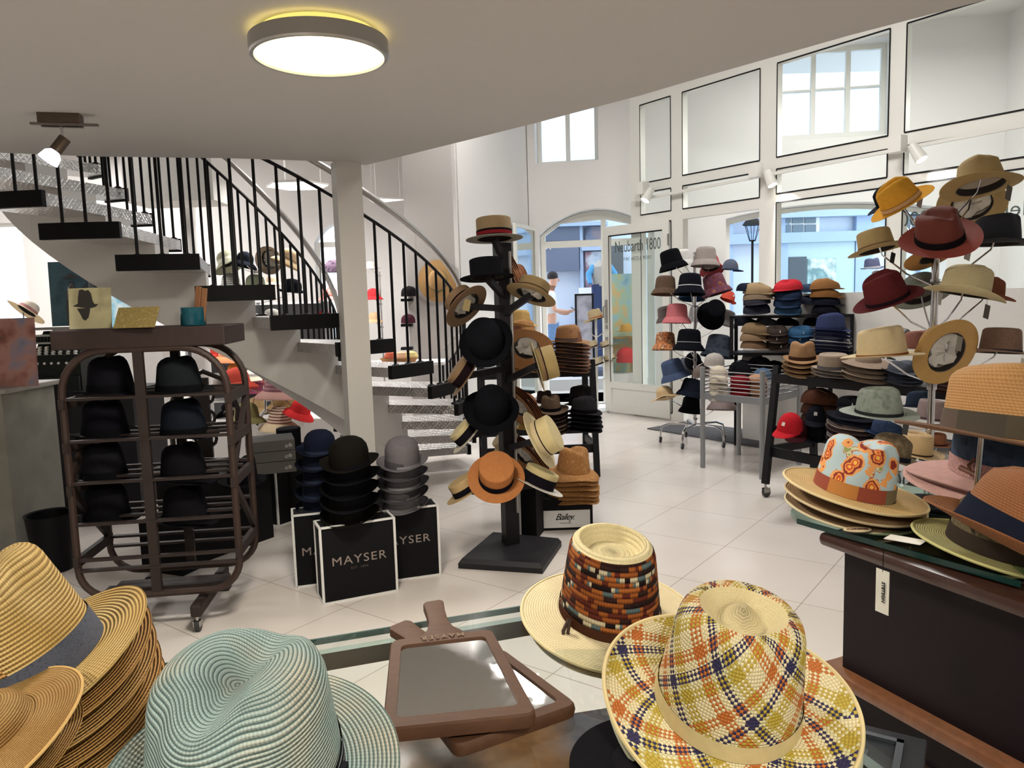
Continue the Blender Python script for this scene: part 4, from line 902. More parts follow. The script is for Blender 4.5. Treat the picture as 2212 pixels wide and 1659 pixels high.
# ---------------------------------------------------------------- generic builders
def table_rack(name, label, cat, loc, rz, w, d, shelves, H, mat, lean=.1, casters=False, lip=.06):
    r = thing(name, label, cat, loc, rz)
    for z in shelves:
        MB().bb((-w / 2, -d / 2, z - .02), (w / 2, d / 2, z)).build('shelf', mat, r, smooth=0); f = MB()
        for y in (-d / 2 - .012, d / 2 + .012): f.bb((-w / 2 - .03, y - .012, z - lip), (w / 2 + .03, y + .012, z + .004))
        f.build('rail', mat, r, smooth=0)
    for x in (-w / 2 - .03, w / 2 + .03):
        for y0, y1 in ((-d / 2 - .03 - lean, -d / 2 + lean * .2), (d / 2 + .03, d / 2 - .02)): MB().bar((x, y0, .1 if casters else 0), (x, y1, H), .035, .05, up=(1, 0, 0)).build('post', mat, r, smooth=0)
        if casters:
            for y in (-d / 2 - .03 - lean, d / 2 + .03): caster(r, (x, y, 0), .035)
        MB().bar((x, -d / 2 - lean * .7, shelves[-1] - .17), (x, d / 2 + .02, shelves[-1] - .17), .03, .06).build('crossbar', mat, r, smooth=0)
    MB().bb((-w / 2 - .03, -d / 2 - lean * .8, shelves[-1] - .22), (w / 2 + .03, -d / 2 - lean * .8 + .03, shelves[-1] - .15)).build('crossbar', mat, r, smooth=0)
    return r
def caster(r, at, rad=.03):
    x, y, z = at; c = MB().tube([(x, y, z + 2 * rad), (x, y, z + 2 * rad + .03)], .008); c.bb((x - .016, y - rad * .6, z + rad), (x - .012, y + rad, z + 2 * rad)).bb((x + .012, y - rad * .6, z + rad), (x + .016, y + rad, z + 2 * rad))
    c = c.build('caster', STEEL, r); MB().tube([(x - .011, y + .01, z + rad), (x + .011, y + .01, z + rad)], rad, 18).build('wheel', plain('2A2A2C', .5), c)
def box_thing(name, label, cat, corners, h, z0=0, mat=None, edge=None, group=None, e=.006):
    """cuboid from floor corners p0 (near left), p1 (near right) and depth"""
    p0, p1, dep = corners; u = (p1 - p0); w = u.length; a = atan2(u.y, u.x); n_ = V((-sin(a), cos(a), 0)); c = (p0 + p1) / 2 + n_ * dep / 2
    r = thing(name, label, cat, (c.x, c.y, z0), a, group); MB().bb((-w / 2, -dep / 2, 0), (w / 2, dep / 2, h)).build('body', mat or plain('0A090C', .75, 0.0, .05), r, smooth=0)
    if edge:
        m = MB(); x, y = w / 2, dep / 2
        for sx_ in (-x, x):
            for sy_ in (-y, y): m.bb((sx_ - e, sy_ - e, 0), (sx_ + e, sy_ + e, h + .002))
        for zz_ in (.004, h): 
            for sy_ in (-y, y): m.bb((-x, sy_ - e, zz_ - e), (x, sy_ + e, zz_ + e * .6))
            for sx_ in (-x, x): m.bb((sx_ - e, -y, zz_ - e), (sx_ + e, y, zz_ + e * .6))
        m.build('white_edge', plain(edge, .5), r, smooth=0)
    return r, w, dep, a
EDG = 'D8D8D6'
# boxes with bowlers
b1 = box_thing('display_box', 'black lettered display box carrying the black bowler stack, nearest of three', 'display box', (atZ(700, 1306), atZ(858, 1276), .145), .395, edge=EDG, group='black lettered display boxes')
b2 = box_thing('display_box', 'black display box with white edges under the navy bowler stack, left behind the nearest box', 'display box', (atZ(641, 1269), atZ(785, 1250), .145), .395, edge=EDG, group='black lettered display boxes')
b3 = box_thing('display_box', 'black display box with white edges under the grey bowler stack', 'display box', (atZ(802, 1262), atZ(951, 1241), .145), .395, edge=EDG, group='black lettered display boxes')
for (r, w, dep, a), z in ((b1, .19), (b2, .17), (b3, .2)):
    nn_ = V((sin(a), -cos(a), 0)); c = V(WM[r.name].translation) + nn_ * (dep / 2 + .002) + V((0, 0, z)); text('MAYSER', .062, r, c, facing(nn_), plain('8E8078', .5), space=1.15, sx=1.15)
    if r == b1[0]: text('EST. 1800', .017, r, c - V((0, 0, .03)), facing(nn_), plain('4E4844', .5), space=1.3)
b4 = box_thing('display_box', 'tall plain black display box with white edges behind the wooden rack', 'display box', (atZ(602, 1137), atZ(645, 1122), .35), .44, edge=EDG)
b5 = box_thing('display_box', 'long plain black box standing on the floor right of the wooden rack', 'display box', (atZ(440, 1215), atZ(592, 1160), .4), .5)
b9 = box_thing('display_box', 'black display box under the black top hat behind the navy bowlers', 'display box', (V((-1.6, 5.18, 0)), V((-1.3, 5.25, 0)), .3), .51)
b6 = box_thing('display_box', 'black box low behind the wooden rack', 'display box', (atZ(395, 1245), atZ(445, 1222), .3), .3)
for i, (y0, y1, px, d) in enumerate([(945, 968, 595, 'topmost'), (968, 990, 597, 'middle one'), (990, 1015, 602, 'lowest')]):
    p = atY(592, y1, 4.75); hh = atY(592, y0, 4.75).z - p.z; r = thing('hat_carton', f'flat grey carton, {d} of three on the tall black box', 'box', tuple(p), .35, 'flat cartons beside the bowler hats')
    MB().bb((-.17 + .01 * i, -.12, .002), (.12 + .005 * i, .14, hh - .002)).build('body', plain('4A4744', .7), r, smooth=0)
    n_ = V((sin(.35), -cos(.35), 0)); text('c/h', .035, r, V(p) + M4.Rotation(.35, 3, 'Z') @ V((.08, -.122, hh * .3)), facing(n_), plain('C9C5C0', .5), shear=.3)
b7 = box_thing('hat_box', 'black hat box with white label carrying the stack of cork coloured hats', 'box', (atZ(1163, 1147), atZ(1281, 1143), .33), .21)
r, w, dep, a = b7; n_ = V((sin(a), -cos(a), 0)); c = V(WM[r.name].translation) + n_ * (dep / 2 + .001)
MB().box(c + V((0, 0, .075)), (w * .9, .003, .115), a).build('label', plain('D9D8D6', .6), r, world=True, smooth=0)
text('Bailey.', .06, r, c + n_ * .003 + V((-.005, 0, .07)), facing(n_), BLACK, shear=.45, space=.85); text('OF HOLLYWOOD', .009, r, c + n_ * .003 + V((0, 0, .045)), facing(n_), BLACK)
b8 = box_thing('hat_box', 'tall black and white hat box standing between tree and lettered hat box', 'box', (atZ(1110, 1163), atZ(1160, 1166), .3), .36)
r, w, dep, a = b8; n_ = V((sin(a), -cos(a), 0)); c = V(WM[r.name].translation) + n_ * (dep / 2 + .001); MB().box(c + V((-.045, 0, .19)), (w * .3, .003, .32), a).build('label', plain('D9D8D6', .6), r, world=True, smooth=0)
# black wooden rack behind the hat tree
RB = plain('1B1A1E', .5, 0.0, .08)
p = atZ(1172, 1010); 
k1 = table_rack('slatted_rack', 'black wooden rack with stacked hats standing right behind the hat tree', 'rack', (.2, 6.55, 0), .08, .88, .38, [.905, .42], .98, RB, .1)
# grey wire bin on legs
q0, q1 = atZ(1518, 1010), atZ(1662, 1046); q2 = atZ(1632, 988); bn = thing('wire_bin', 'grey metal bin on four legs filled with beanies', 'bin', ((q0.x + q2.x) / 2 + .05, (q0.y + q2.y) / 2, 0))
qs = [q0, V((1.99, 5.95, 0)), V((2.36, 6.7, 0)), V((1.93, 7.15, 0))]
qs = [q0, V((2.0, 6.02, 0)), V((2.48, 6.5, 0)), V((2.1, 6.98, 0))]; GR = plain('8D8F92', .4, .3)
inv = V(bn.location); Q = [p - inv for p in qs]
for p in Q: MB().tube([(p.x, p.y, 0), (p.x, p.y, .88)], .022, 12).build('leg', GR, bn)
for i in range(4):
    a, b = Q[i], Q[(i + 1) % 4]
    f = MB()
    for j in range(7): z = .66 + j * .032; f.tube([V((a.x, a.y, z)), V((b.x, b.y, z))], .0045, 6)
    f.build('wire', CHROME, bn); MB().bar(V((a.x, a.y, .63)), V((b.x, b.y, .63)), .02, .05).build('lower_rail', GR, bn, smooth=0)
MB().add([V((p.x, p.y, .62)) for p in Q], [(0, 1, 2, 3)]).build('floor_panel', GR, bn, smooth=0)
# doormat
P = [atZ(1398, 927), atZ(1640, 968), atZ(1655, 935), atZ(1480, 912)]; ST_(MB().prism([(p.x, p.y) for p in P], 0, .012).build('doormat', plain('55555A', .95, 0.0, .1), smooth=0)); bpy.data.objects['doormat']['kind'] = 'thing'; tag(bpy.data.objects['doormat'], 'dark grey doormat on the floor in the partition doorway', 'doormat')
# black framed shelf for caps in front of the display wall
sA, sB = atY(1577, 683, 7.2), atY(1845, 678, 6.75); u = (sB - sA); u.z = 0; a = atan2(u.y, u.x); w = u.length; cs = (sA + sB) / 2
hh = sA.z - atY(1577, 757, 7.2).z
sf = thing('cap_shelf', 'black open framed shelf full of flat caps in front of the display wall', 'shelf', (cs.x, cs.y, 0), a); z1, z0 = sA.z, sA.z - hh - .02
for z in (z1, z0): MB().bb((-w / 2, -.02, z - .025), (w / 2, .3, z)).build('board', RB, sf, smooth=0)
for x in (-w / 2 + .015, w / 2 - .015): MB().bb((x - .015, -.02, z0), (x + .015, .02, z1)).build('side_frame', RB, sf, smooth=0); MB().bb((x - .015, .26, 0), (x + .015, .3, z1)).build('post', RB, sf, smooth=0)
# long black rack on castors at the right
p0, p1 = V((1.93, 5.49, 0)), V((2.62, 4.25, 0)); u = p1 - p0; a = atan2(u.y, u.x); c = (p0 + p1) / 2 + V((-sin(a), cos(a), 0)) * .22
k2 = table_rack('rolling_rack', 'long black rolling rack with trilbies and caps left of the tall chrome stand', 'rack', (c.x, c.y, 0), a, u.length, .4, [.905, .52], .97, RB, .07, True)
# ---------------------------------------------------------------- chrome stands
def chrome_stand(label, base, H, legs=5, R=.33, casters=True):
    r = thing('chrome_hat_stand', label, 'hat stand', base); MB().tube([(0, 0, .17 if legs else 0), (0, 0, H)], .016, 14).build('pole', CHROME, r)
    for i in range(legs):
        t = 2 * pi * i / legs + .35; c_, s_ = cos(t), sin(t)
        MB().tube([(.0, 0, .19), (.1 * c_, .1 * s_, .2), (.25 * c_, .25 * s_, .2), (R * c_, R * s_, .17), (R * c_ * 1.05, R * s_ * 1.05, .1), (R * c_ * 1.05, R * s_ * 1.05, .07)], .012, 10).build('leg', CHROME, r)
        if casters: caster(r, (R * c_ * 1.05, R * s_ * 1.05, 0), .028)
    return r
def arm(st, p, drop=.12, up=.04):
    """wire arm from the pole to the inside of a hat at world point p"""
    b = V(st.location); q = V(p) - b; z = max(.25, q.z - drop); k = V((q.x, q.y, 0)); L = k.length; k = k / max(L, 1e-3)
    o = MB().tube([k * .016 + V((0, 0, z)), k * L * .5 + V((0, 0, z + drop * .35)), k * L * .92 + V((0, 0, q.z - .02)), V((q.x, q.y, q.z + up))], .004, 6).lathe([(.022, z - .01), (.022, z + .01)], n=12); o.build('arm', CHROME, st)
bs_ = V((atZ(1492, 950).x, 7.6, 0)); BS = chrome_stand('tall chrome rotating stand on castors full of bucket hats by the door', tuple(bs_), atY(1487, 545, 7.6).z)
rs_ = V((atY(2017, 700, 3.55).x, 3.55, 0)); RS_ = chrome_stand('tall chrome stand with fedoras and panama hats at the right', tuple(rs_), atY(2018, 548, 3.55).z, 4, .3)
# ================================================================ hats by place
S = lambda c: 'S:' + c
# ---- foreground table
YB = [braid('EFCF86', 'E6BE6C', '9A7434'), braid('DDA95E', 'CF9A50', '8A5F2C'), braid('E2B56C', 'D3A055', '8A5F2C')]
LINEN = mottled(('3E4452', '565C6C', '474C5A'), 260.0)
for i in range(5):
    hat(80 + i * 4, 1438 + i * 34, 1.06, 510 + i * 6, 'fedora', YB[[0, 1, 2, 1, 2][i]], [(LINEN, .036)] if i == 0 else None, ('golden straw fedora with dark grey linen band at the left front of the table', 'golden straw hat directly under the linen banded fedora', 'golden straw hat in the middle of the left table stack', 'golden straw hat, fourth from the top of the left table stack', 'golden straw hat at the bottom of the left table stack')[i], (10 - i, -20 + i * 2, 35), n=72 if i else 112, group='golden straw hats stacked on the glass table', cu=.012, h=.148, wave=.004 if i else 0)
hat(-40, 1590, .86, 400, 'wide', YB[2], None, 'pale golden straw hat brim at the lower left corner of the table', (14, -12, 0), n=72, h=.05, cu=.01, dr=.01, edge='D9AE66')
hat(-50, 1640, .87, 410, 'wide', YB[1], None, 'tan straw brim beneath the one at the lower left corner', (12, -10, 0), n=64, h=.05)
hat(540, 1690, .90, 640, 'fedora', braid('B9D3CE', 'DCD9C4', '4F6E6C', .0046), [('23262B', .01), ('C9CDD0', .002), ('23262B', .01), ('C9CDD0', .002), ('23262B', .006)], 'pale blue and cream braided straw fedora with striped black band in front', (14, 3, -12), n=128, D=.036, h=.155, rc=.04, bow=1, t=.84, bw=.06, a=.094, b=.106, cu=.004)
hat(1316, 1322, 1.475, 378, 'tele', crochet(), [('4A2A1B', .016)], 'cream straw hat with crochet crown of brown, orange and teal stripes', (8, 2, 20), n=96, brimmat='N:E6D8AE', h=.14, rc=.022, t=.8, D=.03, bw=.066, cu=.006, dr=.01, edge='E0CF9C')
hat(1326, 1336, 1.475, 368, 'wide', 'N:B5A888', None, 'cream straw hat lying under the crochet crowned hat', (3, 0, 0), n=64, h=.05)
o = MB().tube([(-.088, -.03, .02), (-.094, -.035, 0), (-.09, -.045, -.012)], [.003, .003, .002]).tube([(-.088, -.026, .02), (-.1, -.03, .002), (-.104, -.04, -.01)], [.003, .003, .002]); hh_ = [x for x in bpy.data.objects if x.get('label', '').startswith('cream straw hat with crochet')][0]; o.build('leather_tassel', plain('3A2218', .6), hh_)
PL = plaid()
hat(1570, 1512, 1.08, 536, 'tear', PL, [('CDBB86', .022)], 'checked straw fedora in cream, orange, violet and yellow on the front table', (13, 5, -14), n=128, h=.148, t=.8, rc=.03, D=.03, bw=.07, cu=.018, fd=.012, edge='D8C58E', a=.094, b=.108)
hh_ = [x for x in bpy.data.objects if x.get('label', '').startswith('checked straw fedora')][0]
MB().box((-.087, -.012, .024), (.004, .006, .034)).build('flag_label', plain('E07428', .7), hh_); MB().box((-.087, -.004, .02), (.004, .008, .034)).build('flag_label', plain('24365E', .7), hh_)
for i in range(3): hat(1572 + 3 * i, 1541 + 12 * i, 1.08, 520 - 4 * i, 'fedora', 'N:' + ['A9AE90', '98A08A', 'B3AE92'][i], None, f'pale sage straw hat, {ORD[i + 1]} from the top of the checked fedora stack', (12 - 3 * i, 5, -14), n=72, group='hats under the checked fedora', h=.06, cu=.014, edge='B9BA9C')
hat(1400, 1655, .975, 340, 'wide', '141318', None, 'black felt hat at the bottom beneath the checked fedora stack', (2, 0, 0), n=64, h=.012, cu=0, dr=0)
p = atZ(1800, 1600, .80); tr_ = thing('side_table', 'black ornate metal side table at the lower right behind the checked fedora', 'table', (p.x - .03, p.y - .06, 0), -.55)
MB().bb((-.16, -.14, .785), (.12, .14, .8)).build('top', plain('32363C', .35, .3), tr_, bevel=.003); MB().bb((-.13, -.11, .8), (.09, -.1, .806)).bb((-.13, .1, .8), (.09, .11, .806)).bb((.08, -.11, .8), (.09, .11, .806)).bb((.03, -.06, .8), (.045, .06, .804)).build('relief', plain('4A5058', .3, .4), tr_)
MB().tube([(-.02, 0, .03), (-.02, 0, .785)], .025).lathe([(.13, 0), (.12, .02), (.03, .04)], (-.02, 0, 0), 24).build('pedestal', BLACK, tr_)
p = atZ(1700, 1668, .856); t_ = thing('round_label', 'white round paper label sticking out under the checked fedora', 'label', tuple(p)); MB().lathe([(.03, 0), (.03, .001)], n=28).build('card', CARD, t_)
for i in range(2): hat(-52, 1700 + 60 * i, .9, 410, 'wide', YB[1], None, ['straw brim low in the lower left corner stack', 'bottom straw brim of the lower left corner stack'][i], (8 - 6 * i, -6 + 5 * i, 0), n=48, h=.05)
# ---- counter hats
FLB = patch(('B5722A', '8E3A22', '6A5E40', 'B5722A', '8E3A22'))
hat(1843, 1060, 1.93, 288, 'tele', floral(), [(FLB, .03)], 'straw brimmed fedora with floral crown in pale blue and orange', (3, 10, -8), n=96, top='crease', brimmat='N:D9B879', h=.12, t=.86, rc=.03, cu=.004, D=.022, edge='D9C28E', bw=.066, fd=0)
hat(1843, 1079, 1.93, 276, 'fedora', 'N:A58560', [('3A281C', .022)], 'brown straw hat directly under the floral hat', (2, 6, 0), n=64, h=.06, cu=.004, edge='C9B48C')
hat(1841, 1096, 1.93, 270, 'fedora', 'N:8C6E50', [('2A1E18', .02)], 'dark brown straw hat at the bottom of the floral hat stack', (2, 4, 0), n=64, h=.05, cu=.002, edge='C9BC96')
hh_ = [x for x in bpy.data.objects if x.get('label', '').startswith('brown straw hat directly under')][0]
hb_ = WM[hh_.name]; q = hb_ @ V((-.01, -.107, .003)); text('MARONE', .012, hh_, q, facing((0, -1, 0)), plain('8C8478', .6), space=1.2)
hat(2010, 1100, 1.95, 150, 'tall', mottled(('16181C', '2C3138', '0E0F12'), 60.0), None, 'crumpled black lace trimmed hat behind the white price tag', (-4, 6, 0), n=48, h=.05, bw=.05, wave=.02, rc=.03)
hat(2160, 1186, 1.62, 330, 'tele', mottled(('4A3E30', '6E6246', '2F261E'), 90.0), [('3C332C', .03)], 'green brimmed hat with furry dark brown crown on the counter', (3, 8, 10), n=72, brimmat='N:BDB878', h=.085, rc=.02, cu=.004, edge='C4C07A', a=.085)
hat(2205, 1178, 1.5, 400, 'fedora', straw('9A6238', 1), [('1B2030', .04)], 'brown woven straw fedora with wide navy band on the counter', (6, 24, 60), n=96, h=.125, rc=.05, t=.84, D=.02, cu=.02, bw=.05, fd=.0)
hat(2170, 1026, 2.1, 380, 'tall', mottled(('2E3E54', '3A4C66', '263448'), 40.0), [(mottled(('C99A92', '8A6A6E'), 300.0), .03)], 'round crowned hat shading from blue to pink with knotted cord', (3, 2, 0), n=96, brimmat='C79C94', h=.125, rc=.06, t=.95, bw=.075, cu=0, dr=.02)
hh_ = [x for x in bpy.data.objects if x.get('label', '').startswith('round crowned hat shading')][0]
MB().tube([(-.082, -.04, .04), (-.095, -.045, .03), (-.09, -.05, .012)], .003).tube([(-.1, -.03, .022), (-.088, -.06, .016)], .005).build('cord', plain('7A4A3A', .6), hh_)
hat(2170, 1056, 2.1, 372, 'tall', 'A88078', None, 'dusty pink hat lying under the blue to pink hat', (-3, 3, 0), n=72, h=.05, rc=.03, bw=.075, cu=.02, brimmat='9C7A74')
FB = patch(('4A4230', '6B5A40', '3A3C2E', '54463C', '3F382C'))
big = hat(2185, 945, 1.9, 430, 'fedora', straw('C9975C', 1), [(FB, .032)], 'large tan straw fedora with black feather on a thin chrome rod', (-4, 7, 14), n=96, h=.1, t=.94, rc=.022, D=.012, cu=.008, bw=.062, edge='6A4A34')
m = MB(); rnd = random.Random(5)
for i in range(150):
    a = rnd.uniform(-.05, .045); z = rnd.uniform(0, .03) * (1 - (a / .06) ** 2) + .022; b0_ = V((a * .4 - .02, -.103, .02)); m.tube([b0_, V((a * .8 - .02, -.112, z * .8 + .012)), V((a * 1.1 - .005 + rnd.uniform(0, .02), -.11, z + .014 * rnd.random()))], [.0016, .0014, .0004], 4)
m.build('feather', plain('10131C', .7), big)
fs_ = thing('hat_rod', 'thin chrome rod stand carrying the feathered tan hat on the counter', 'hat stand', (atY(2107, 1045, 1.9).x, 1.9, .93)); MB().tube([(0, 0, .005), (.012, 0, atY(2112, 925, 1.9).z - .93)], .0065, 12).lathe([(.06, 0), (.06, .006), (.01, .01)]).build('rod', CHROME, fs_)
# ---- tall chrome stand at the right, hats on wire arms
def sh(px, py, Y, w, style, mat, band, label, rot=(0, 0, 0), drop=.16, **k):
    r = hat(px, py, Y, w, style, mat, band, label, rot, group='hats on the tall chrome stand', **k); arm(RS_, LASTPOS['p'], drop); return r
sh(1948, 440, 3.3, 132, 'fedora', 'E0A030', [('8A6038', .003), ('CFA878', .02), ('8A6038', .003)], 'bright mustard yellow fedora with beige band, top left of chrome stand', (6, -36, 60), price='8C7A70', bow=1, h=.125)
sh(1930, 436, 3.85, 110, 'fedora', '191C26', None, 'navy felt hat hidden behind the mustard yellow fedora', (0, -30, 60))
sh(2118, 404, 3.45, 148, 'fedora', S('BBA169'), [('6E5640', .012)], 'khaki straw fedora with narrow brown band, highest on the chrome stand', (-16, 3, 20), price='4A4038', h=.12)
sh(2098, 444, 3.7, 128, 'fedora', S('BFA670'), [('2A2422', .01)], 'khaki straw fedora tipped to show its dark lining below the highest one', (-38, 38, 0), stuffed=True)
sh(1895, 541, 3.35, 120, 'tele', S('C4AC76'), [('7A5C44', .026)], 'beige straw hat with brown ribbon, left of the wine red straw', (-12, -9, 80), price='26221F', h=.12, t=.9)
sh(2030, 517, 3.05, 152, 'fedora', S('6E2E22'), [('191318', .03)], 'wine red straw fedora with black band at the front of the chrome stand', (26, -24, 12), brimmat=S('9A4438'), n=56, price='9A9288', h=.125)
sh(2028, 548, 3.5, 138, 'fedora', S('C48A44'), None, 'orange tan straw brim right below the wine red straw fedora', (-24, -14, 0), h=.07)
sh(2152, 528, 3.3, 150, 'fedora', S('20242E'), None, 'dark navy woven straw hat at the right of the wine red one', (-3, 2, 70), h=.13, t=.92, D=.014)
sh(1918, 648, 3.2, 142, 'fedora', '5E2426', [('2A1820', .018)], 'burgundy felt hat tilted left on the middle tier of the chrome stand', (8, -24, 65), h=.135, n=56)
sh(1990, 640, 3.65, 118, 'tele', mottled(('6F7670', '7E857C', '5E645E'), 40.0), [('3A3C44', .012)], 'grey green panama hat seen from below behind the burgundy hat', (-26, 4, 0), h=.105, price='D8D5CC', inside='8A8780')
sh(2082, 637, 3.3, 158, 'fedora', S('D8CCA0'), [('3A2A1C', .01)], 'cream straw western hat with thin dark cord on the right middle tier', (2, 12, 65), cu=.03, h=.125, t=.92, price='4A4038', n=56)
sh(2130, 640, 3.75, 110, 'fedora', '7E4A34', [('2A2430', .012)], 'rust brown felt hat peeping out behind the cream western hat', (0, 12, 60), h=.115)
sh(2045, 762, 3.25, 146, 'tele', S('D0A560'), None, 'golden straw hat turned to show its underside and black lining', (-62, -14, 0), h=.1, stuffed=True, price='8A8478')
sh(2040, 735, 3.7, 80, 'tele', S('8A745C'), None, 'taupe knotted straw crown behind the golden upturned hat', (-10, 0, 0), h=.1)
sh(2160, 762, 3.3, 132, 'tele', mottled(('8A6C5A', '7A5E4E'), 120.0), [('3A3640', .012)], 'taupe straw hat at the far right with dark blue band', (-4, 6, 0), h=.115, price='C9C5BA')
sh(1982, 752, 3.9, 92, 'fedora', '8E5E52', [('6A4238', .008)], 'dusty rose felt hat behind the golden upturned hat', (0, 0, 30))
sh(1905, 768, 3.25, 162, 'tear', S('E0CDA0'), [('8E4E2C', .008)], 'cream spotted straw fedora with thin leather cord, left lower tier', (-2, -4, 55), h=.12, t=.88, n=56)
sh(1898, 893, 3.1, 152, 'tear', mottled(('7F8A80', '8E978C', '6F7A70'), 30.0), [('2A2C2E', .014)], 'sage grey felt fedora with dark leather band on the lower tier', (4, 0, 35), h=.115, brimmat=mottled(('A9B2A8', '9AA49A'), 30.0), n=56, price='3A3836')
sh(1920, 985, 3.15, 134, 'fedora', mottled(('7A6A50', '6A5A44', '8A785C'), 30.0), [('22242E', .024)], 'olive brown felt hat tilted right on the lowest tier', (8, 14, 60), h=.11)
sh(1978, 978, 3.5, 108, 'tele', S('D6B888'), [('3A2C20', .008)], 'pale straw panama hat with braided cord, low behind the olive hat', (4, 6, 0), h=.115)
sh(2022, 960, 3.9, 70, 'tele', S('8E5636'), [('3A2420', .012)], 'reddish brown straw hat low behind the chrome pole', (0, 0, 0))
sh(2010, 905, 4.0, 96, 'tele', '8C7A78', [('4A3E40', .01)], 'mauve grey felt hat behind the sage grey fedora', (0, 6, 0), h=.125)
hat(1985, 880, 4.35, 84, 'fedora', '2A3446', [('20283A', .02)], 'dark blue felt hat beside the chrome pole on the rolling rack', (-4, 4, 60), h=.13, t=.92)
# ---- rolling rack, top shelf
RKt = 'on the rolling rack'
stack(1733, 775, 5.4, 82, 'trilby', ['9A7452', 'A6835C', '8E6A48', 'B08E66'], [('3E281E', .022)], 'tan felt trilby', 'the leftmost stack ' + RKt, 4, 10, (4, 0, -20), 1.5, group='tan trilbies on the rolling rack')
stack(1798, 796, 5.1, 86, 'porkpie', [ribbed('A89580', '7A6858')], [('5C5A5E', .02)], 'ribbed taupe corduroy hat', 'the second stack ' + RKt, 3, 7, (4, 0, 0), 1.2, group='ribbed hats on the rolling rack', brimmat=ribbed('A89580', '7A6858'))
stack(1876, 780, 4.9, 104, 'wide', ['8E7A6A', '7E6C5E', '9A8674', '8A7666'], None, 'taupe felt hat brim', 'the stack under the cream spotted fedora', 4, 10, (6, 0, 0), 1.2, h=.05, group='taupe hats on the rolling rack')
stack(1948, 800, 4.7, 80, 'trilby', ['4A4E58', '2E323C', '3C4250'], None, 'slate grey felt hat', 'the right stack ' + RKt, 4, 8, (4, 0, 0), 1.2, h=.06, group='slate hats on the rolling rack')
# lower shelf
ballcap(1706, 928, 4.98, 78, 'C4202A', 'bright red baseball cap with small light logo on the rolling rack', (8, 0, -50), mark='E8DCD4')
for i, (px, py, c, l) in enumerate([(1722, 938, '3A1418', 'dark red baseball cap under the bright red cap'), (1765, 905, '191A22', 'black baseball cap beside the bright red cap with pale logo'), (1762, 938, '14151C', 'black baseball cap at the bottom beside the bright red cap')]): ballcap(px, py, 5.2, 74, c, l, (6, 0, -30), mark='B9B9BC' if i == 1 else None)
capstack(1770, 868, 5.25, 78, ['4E2E22', '42281E', '3A241C'], 'brown piped flat cap', 'the pile on the rolling rack', 3, 22, (0, 0, 60), trim='8A6A54')
flatcap(1838, 878, 4.85, 62, '101116', 'black wool cap with white logo on top of the wavy brim stack', (0, 0, -20), logo='DADADA')
stack(1838, 898, 4.8, 98, 'trilby', ['1E2028', '262A38', 'B5A29A', '5A4A48', '4A3C40', 'C9BFC6', '3A3238', 'BDB2BC', '2A242A'], None, 'wavy brimmed cloth hat', 'the wavy stack on the rolling rack', 8, 9, (4, 0, 0), 1.4, h=.05, wave=.006, bw=.045)
hat(1915, 936, 4.55, 84, 'trilby', mottled(('2A3E60', '1E2C48', '3A5078'), 120.0), [('223250', .02)], 'blue denim trilby on the lower shelf of the rolling rack', (6, 0, 20), h=.09)
hat(1925, 946, 4.55, 84, 'trilby', '4A4E5E', None, 'grey brim right under the blue denim trilby', (4, 0, 0), h=.05)
hat(1890, 868, 4.9, 60, 'beanie', '0F1014', None, 'black rounded cap behind the sage grey fedora', (0, 0, 0))
hat(1880, 770, 5.9, 96, 'fedora', '1B2422', [('121614', .02)], 'very dark green felt hat at the right end of the wall shelf', (0, 6, 50), h=.125)
hat(1942, 738, 5.2, 62, 'bucket', mottled(('C9C9C4', '1C1C20', 'A9A9A6'), 25.0), None, 'black and white patterned hat behind the cream spotted fedora', (0, 0, 0))
stack(2040, 830, 4.3, 70, 'trilby', ['3A2A24', '5A4034'], None, 'dark brown hat', 'the small stack behind the upturned golden hat', 3, 8, (0, 0, 0), 1, h=.05)
stack(2035, 990, 3.9, 66, 'tele', [S('C9C6C4'), S('A9A5A4')], None, 'pale grey straw hat', 'the small stack low behind the chrome pole', 2, 9, (0, 0, 0), 1, h=.06)
# ---- wall shelf caps
U, Lw = 'the {} pile on the framed shelf', 'the {} pile inside the framed shelf'
capstack(1636, 633, 7.05, 62, ['A08764', '8C7862'], 'tan flat cap', U.format('left'), 2, 14, (0, 0, 50))
capstack(1634, 657, 7.05, 60, ['35343E', '2C2D38'], 'charcoal flat cap', 'the lower left pile on the framed shelf', 2, 19, (0, 0, -15))
flatcap(1703, 626, 6.95, 62, 'C22833', 'bright red flat cap on top of the middle pile of caps', (0, 0, -60))
capstack(1702, 643, 6.95, 60, ['24304A', '273A58', '2E4A68'], 'navy blue flat cap', 'the pile under the red cap', 3, 17, (0, 0, -15))
capstack(1782, 624, 6.85, 62, ['8E6238', '82562E'], 'caramel brown flat cap with pale piping', U.format('right'), 2, 18, (0, 0, 70), trim='E0CDB4')
capstack(1783, 657, 6.85, 60, ['1A1C28', '15161E'], 'navy flat cap with pale piping', 'the lower right pile on the framed shelf', 2, 20, (0, 0, 70), trim='D9C9BC')
for px, py, c, l in ((1748, 630, '2E3E58', 'slate blue flat cap squeezed between the middle and right piles'), (1744, 655, '262B38', 'dark blue flat cap lower between the middle and right piles'), (1613, 628, '1E2230', 'dark cap peeping out left behind the tan flat cap'), (1680, 640, '15161C', 'black cap peeping out behind the bright red flat cap')): flatcap(px, py, 7.1, 46, c, l, (0, 0, 20))
capstack(1628, 718, 6.95, 58, ['7E664A', '8A6E54', '7A5E48'], 'tan flat cap', Lw.format('leftmost'), 3, 17, (0, 0, 50))
capstack(1678, 722, 6.9, 52, ['3E332E', '463A34', '372D28'], 'dark brown logo cap', 'the dark pile inside the framed shelf', 3, 15, (0, 0, -10), logo='C9C4BC')
